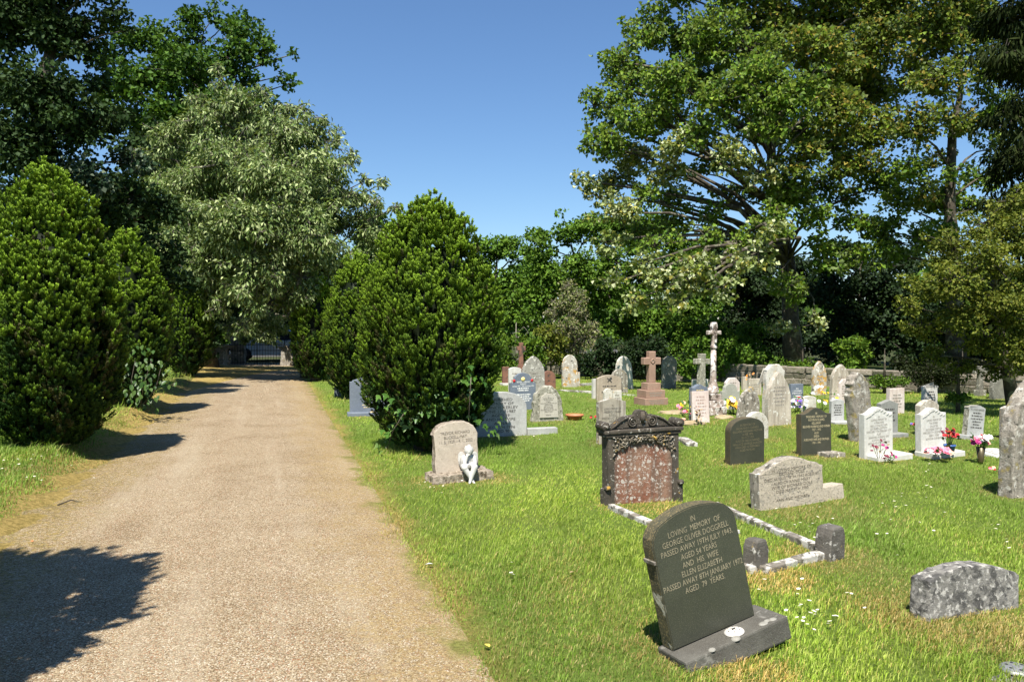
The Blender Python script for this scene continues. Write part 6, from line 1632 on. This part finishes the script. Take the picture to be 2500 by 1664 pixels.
# tablet like an open book at the right
p = ground(2432, 1112)
ob = empty('stone_tablet', p, (R(10), 0, R(30)))
tag(ob, 'white stone tablet like an open book lying in the grass', 'stone tablet')
for s in (-1, 1):
    bm = bmesh.new()
    add_box(bm, (s * 0.115, 0, 0.04), (0.225, 0.27, 0.055), bevel=0.012)
    o = bm_obj('page', bm, MARBLE, ob, rot=(0, R(5) * s, 0))
    make_text('inscription', '~0.7\n~0.8\n~0.6\n~0.8', 0.17, 0.17, 0.0, 0.0, GREYL, o)
    o.children[0].rotation_euler = (R(-90), 0, 0)
    o.children[0].location = (s * 0.115, 0, 0.07)
# mounds of fresh sandy soil
for lab, px, py, rx, ry, hh in (('pale sandy soil mound left of the mixed flowers', 1650, 1008, 0.36, 0.22, 0.09), ('pale sandy soil mound before the plain greenish grey gravestone', 1768, 1020, 0.20, 0.16, 0.10), ('small grey soil heap before the pinkish stone', 1690, 1034, 0.22, 0.12, 0.10)):
    p = ground(px, py)
    bm = bmesh.new()
    bmesh.ops.create_icosphere(bm, subdivisions=3, radius=1.0)
    rs = random.Random(px)
    for v in bm.verts:
        v.co = Vector((v.co.x * rx, v.co.y * ry, v.co.z * hh * 0.6)) * rs.uniform(0.8, 1.12)
    o = bm_obj('soil_mound', bm, SOIL, None, True, loc=p)
    tag(o, lab, 'soil mound')
    NO_GRASS.append((p.x, p.y, min(rx, ry) * 0.5))
# flower holder sunk in a stone at the bottom right corner
p = ground(2478, 1660)
fh = empty('flower_holder', p, (0, 0, R(25)))
tag(fh, 'grey perforated flower holder set in a small stone at the bottom right corner', 'flower holder')
bm = bmesh.new(); add_box(bm, (0, 0.03, -0.005), (0.34, 0.26, 0.07), bevel=0.02, jitter=0.012); bm_obj('stone_block', bm, MOTTLE, fh)
lathe('lid', [(0.075, 0.0), (0.073, 0.01), (0.06, 0.018), (0.0, 0.024)], PEWTER, fh, seg=20, loc=(0.04, 0.02, 0.036))
for k in range(6):
    lathe('hole', [(0.008, 0.0), (0.0, 0.0008)], IRON, fh, seg=8, loc=(0.04 + 0.042 * math.cos(k * 1.05), 0.02 + 0.042 * math.sin(k * 1.05), 0.036 + 0.0205), rot=(0, 0, 0))
# fallen things by the path
def fallen_leaf(label, px, py, size, mat, rz):
    p = ground(px, py)
    o = np_mesh('fallen_leaf', _lp * np.array([1, 1, 1.2]), _lt, mat, None)
    o.location = (p.x, p.y, float(height(p.x, p.y)) + 0.028); o.scale = (size,) * 3; o.rotation_euler = (0.1, 0.15, rz)
    tag(o, label, 'leaf')
fallen_leaf('yellow fallen leaf at the edge of the gravel', 1195, 1590, 0.05, plain_mat('yellow_leaf', (0.62, 0.48, 0.08), 0.6), 0.6)
fallen_leaf('pale fallen leaf in the grass right of the path', 1058, 1385, 0.06, plain_mat('pale_leaf', (0.62, 0.64, 0.60), 0.6), 1.8)
fallen_leaf('small orange leaf in the moss left of the path', 77, 1330, 0.035, plain_mat('orange_leaf', (0.62, 0.22, 0.08), 0.6), 0.2)
fallen_leaf('dry leaf on the grass before the leaning granite stone', 1402, 1403, 0.05, DRYL, 2.4)
# a dead twig on the left verge
p, q = ground(140, 1238), ground(198, 1230)
zt = float(height(p.x, p.y)) + 0.02
tw = tube('twig', [(p.x, p.y, zt), ((p.x + q.x) / 2, (p.y + q.y) / 2 + 0.03, zt + 0.03), (q.x, q.y, float(height(q.x, q.y)) + 0.02)], [0.008, 0.007, 0.004], BARK, None, 5)
tag(tw, 'thin dead twig lying on the left verge', 'twig')

# ------------------------------------------------------------------ grass, straw and daisies
YEWS = [(o.location.x, o.location.y) for o in bpy.data.objects if o.name.startswith('clipped_yew')]
def grass(name, label, n, yr, side, hgt, wid, segs, seedv, xlim=0.68, xpad=1.3, ypow=1.0):
    r_ = np.random.default_rng(seedv)
    y = yr[0] + (yr[1] - yr[0]) * r_.random(n) ** ypow
    if side > 0:
        xl = (PATH_R - 0.45 - 0.292 * y) / 0.956
        xr = xlim * y + xpad
    else:
        xr = (PATH_L + 0.35 - 0.292 * y) / 0.956
        xl = -xlim * y - xpad
    keep = xr > xl
    y, xl, xr = y[keep], xl[keep], xr[keep]
    x = xl + (xr - xl) * r_.random(len(y))
    q = across(x, y)
    d_edge = (q - PATH_R) if side > 0 else (PATH_L - q)
    wob = 0.25 * vnoise(x, y, 1.6)
    dens = smooth((d_edge + wob + (0.30 if side > 0 else 0.40)) / 0.5) * 0.93 + 0.07
    dens = dens * np.clip(0.82 + 0.3 * vnoise(x, y, 2.3), 0.35, 1)
    keep = r_.random(len(x)) < dens
    for (cx, cy, rr) in NO_GRASS: keep &= ((x - cx) ** 2 + (y - cy) ** 2) > rr * rr
    x, y, d_edge, wob = x[keep], y[keep], d_edge[keep], wob[keep]
    n_ = len(x)
    z = height(x, y)
    straw = np.clip(0.06 + 0.26 * vnoise(x, y, 1.1) + 0.16 * vnoise(x, y, 4.0), 0.02, 0.5)
    for (cx, cy, rr) in STRAW_SPOTS:
        dd = np.sqrt((x - cx) ** 2 + (y - cy) ** 2) / rr
        straw = np.maximum(straw, np.where(dd < 1, 0.88 * smooth((1.05 - dd) / 0.55), 0))
    straw = np.maximum(straw, 0.95 * smooth(((0.22 if side > 0 else 0.12) - d_edge + 1.4 * wob) / 0.5))
    tall = np.ones(n_)
    for (cx, cy) in YEWS:
        dd = np.sqrt((x - cx) ** 2 + (y - cy) ** 2)
        tall = np.maximum(tall, 1 + 1.5 * np.exp(-((dd - 0.75) / 0.25) ** 2))
    tuft = np.clip(1 + 0.45 * vnoise(x, y, 3.1), 0.5, 1.9)
    h_ = hgt * r_.uniform(0.55, 1.25, n_) * tuft * tall * np.clip(smooth((d_edge + wob + 0.25) / 0.8), 0.30, 1)
    h_ = np.where(r_.random(n_) < 0.06, h_ * 1.7, h_)
    is_straw = r_.random(n_) < straw
    h_ = np.where(is_straw, h_ * 0.8, h_)
    w_ = wid * r_.uniform(0.7, 1.3, n_)
    az = r_.uniform(0, 6.28, n_) + 1.2 * vnoise(x, y, 2.7)
    bend = r_.uniform(0.1, 1.25, n_) * np.where(is_straw, 1.6, 1.0)
    wind = np.array([0.06, 0.03])
    dx = (np.cos(az) * bend * 0.8 + wind[0]) * h_; dy = (np.sin(az) * bend * 0.8 + wind[1]) * h_
    sx, sy = -np.sin(az + 0.7) * w_ / 2, np.cos(az + 0.7) * w_ / 2
    z0 = z - 0.005
    b0 = np.stack([x - sx, y - sy, z0], -1); b1 = np.stack([x + sx, y + sy, z0], -1)
    m0 = np.stack([x + dx * 0.35 - sx * 0.8, y + dy * 0.35 - sy * 0.8, z + h_ * 0.6], -1); m1 = np.stack([x + dx * 0.35 + sx * 0.8, y + dy * 0.35 + sy * 0.8, z + h_ * 0.6], -1)
    tp = np.stack([x + dx, y + dy, z + h_ * np.clip(1 - 0.3 * bend, 0.4, 1)], -1)
    greens = np.array([(0.195, 0.300, 0.034), (0.235, 0.340, 0.048), (0.290, 0.385, 0.078), (0.145, 0.245, 0.026), (0.31, 0.37, 0.095)])
    straws = np.array([(0.42, 0.32, 0.12), (0.36, 0.27, 0.09), (0.48, 0.38, 0.17), (0.28, 0.25, 0.06)])
    c = np.where(is_straw[:, None], straws[r_.integers(0, 4, n_)], greens[r_.integers(0, 5, n_)])
    big = np.clip(1 + 0.28 * vnoise(x, y, 0.7)[:, None] * np.array([1.3, 0.8, 0.6]), 0.65, 1.4)
    c = c * big * np.clip(1 + 0.16 * vnoise(x, y, 2.0), 0.7, 1.35)[:, None] * r_.uniform(0.75, 1.25, (n_, 1))
    if segs == 3:
        V_ = np.stack([b0, b1, m0, m1, tp], 1).reshape(-1, 3)
        b = np.arange(n_)[:, None] * 5
        T_ = np.stack([b, b + 1, b + 3, b, b + 3, b + 2, b + 2, b + 3, b + 4], -1).reshape(-1, 3)
        C_ = np.repeat(c, 5, 0)
    else:
        V_ = np.stack([b0, b1, tp], 1).reshape(-1, 3)
        T_ = np.arange(n_ * 3).reshape(-1, 3)
        C_ = np.repeat(c, 3, 0)
    o = np_mesh(name, V_, T_, LM_GRASS, None, np.clip(C_, 0, 1))
    tag(o, label, 'grass', kind='stuff')
LM_GRASS = leaf_mat('grass_blades', trans=0.35, warm=(1.1, 1.15, 0.5))
grass('grass', 'near lawn grass right of the path', 165000, (2.8, 6.6), 1, 0.038, 0.0038, 3, 101, ypow=0.9)
grass('grass', 'middle lawn grass round the graves', 180000, (6.6, 12.5), 1, 0.038, 0.0075, 2, 102, ypow=0.95)
grass('grass', 'far lawn grass towards the wall', 120000, (12.5, 27.0), 1, 0.045, 0.014, 2, 103)
grass('grass', 'near grass on the bank left of the path', 80000, (3.5, 13.0), -1, 0.045, 0.0060, 3, 104)
grass('grass', 'far grass on the bank left of the path', 22000, (13.0, 30.0), -1, 0.065, 0.014, 2, 105)

dpos = []
for (px, py, cnt, sp) in ((1990, 1520, 16, 32), (1985, 1480, 8, 50), (2230, 1232, 12, 40), (1066, 1202, 7, 24), (1122, 1200, 2, 20), (40, 1190, 14, 40), (110, 1170, 6, 40), (2420, 1290, 8, 60), (2030, 1270, 8, 60), (1250, 1090, 6, 30),
                          (1300, 1075, 5, 25), (2310, 1400, 5, 50), (1700, 1190, 5, 80), (2200, 1330, 6, 90), (1230, 1400, 3, 40), (880, 1080, 3, 30), (370, 940, 6, 30), (2250, 1160, 6, 60), (1960, 1300, 6, 40), (1880, 1265, 4, 30), (2460, 1340, 3, 30), (300, 1010, 5, 20), (1830, 1440, 4, 30)):
    for _ in range(cnt):
        q = ground(px + random.gauss(0, sp), py + random.gauss(0, sp * 0.45))
        if 3 < q.y < 28: dpos.append((q.x, q.y))
V_, T_, C_ = [], [], []
for (x, y) in dpos:
    z = float(height(x, y)) + random.uniform(0.045, 0.075)
    r_ = random.uniform(0.010, 0.015)
    tx, ty = random.uniform(-0.3, 0.3), random.uniform(-0.5, 0.2)
    b = len(V_)
    V_.append((x, y, z + 0.003)); C_.append((0.75, 0.55, 0.1))
    for k in range(10):
        a = k * math.pi / 5
        rr = r_ * (1 if k % 2 == 0 else 0.8)
        V_.append((x + rr * math.cos(a), y + rr * math.sin(a), z + tx * rr * math.cos(a) + ty * rr * math.sin(a))); C_.append((0.82, 0.82, 0.80))
    for k in range(10): T_.append((b, b + 1 + k, b + 1 + (k + 1) % 10))
    b = len(V_)
    V_ += [(x - 0.001, y, z), (x + 0.001, y, z), (x, y, z - 0.08)]; C_ += [(0.07, 0.13, 0.02)] * 3
    T_.append((b, b + 1, b + 2))
dz = np_mesh('daisies', V_, T_, leaf_mat('daisy_petals', trans=0.1), None, np.array(C_))
tag(dz, 'white daisies sprinkled over the lawn', 'daisies', kind='stuff')
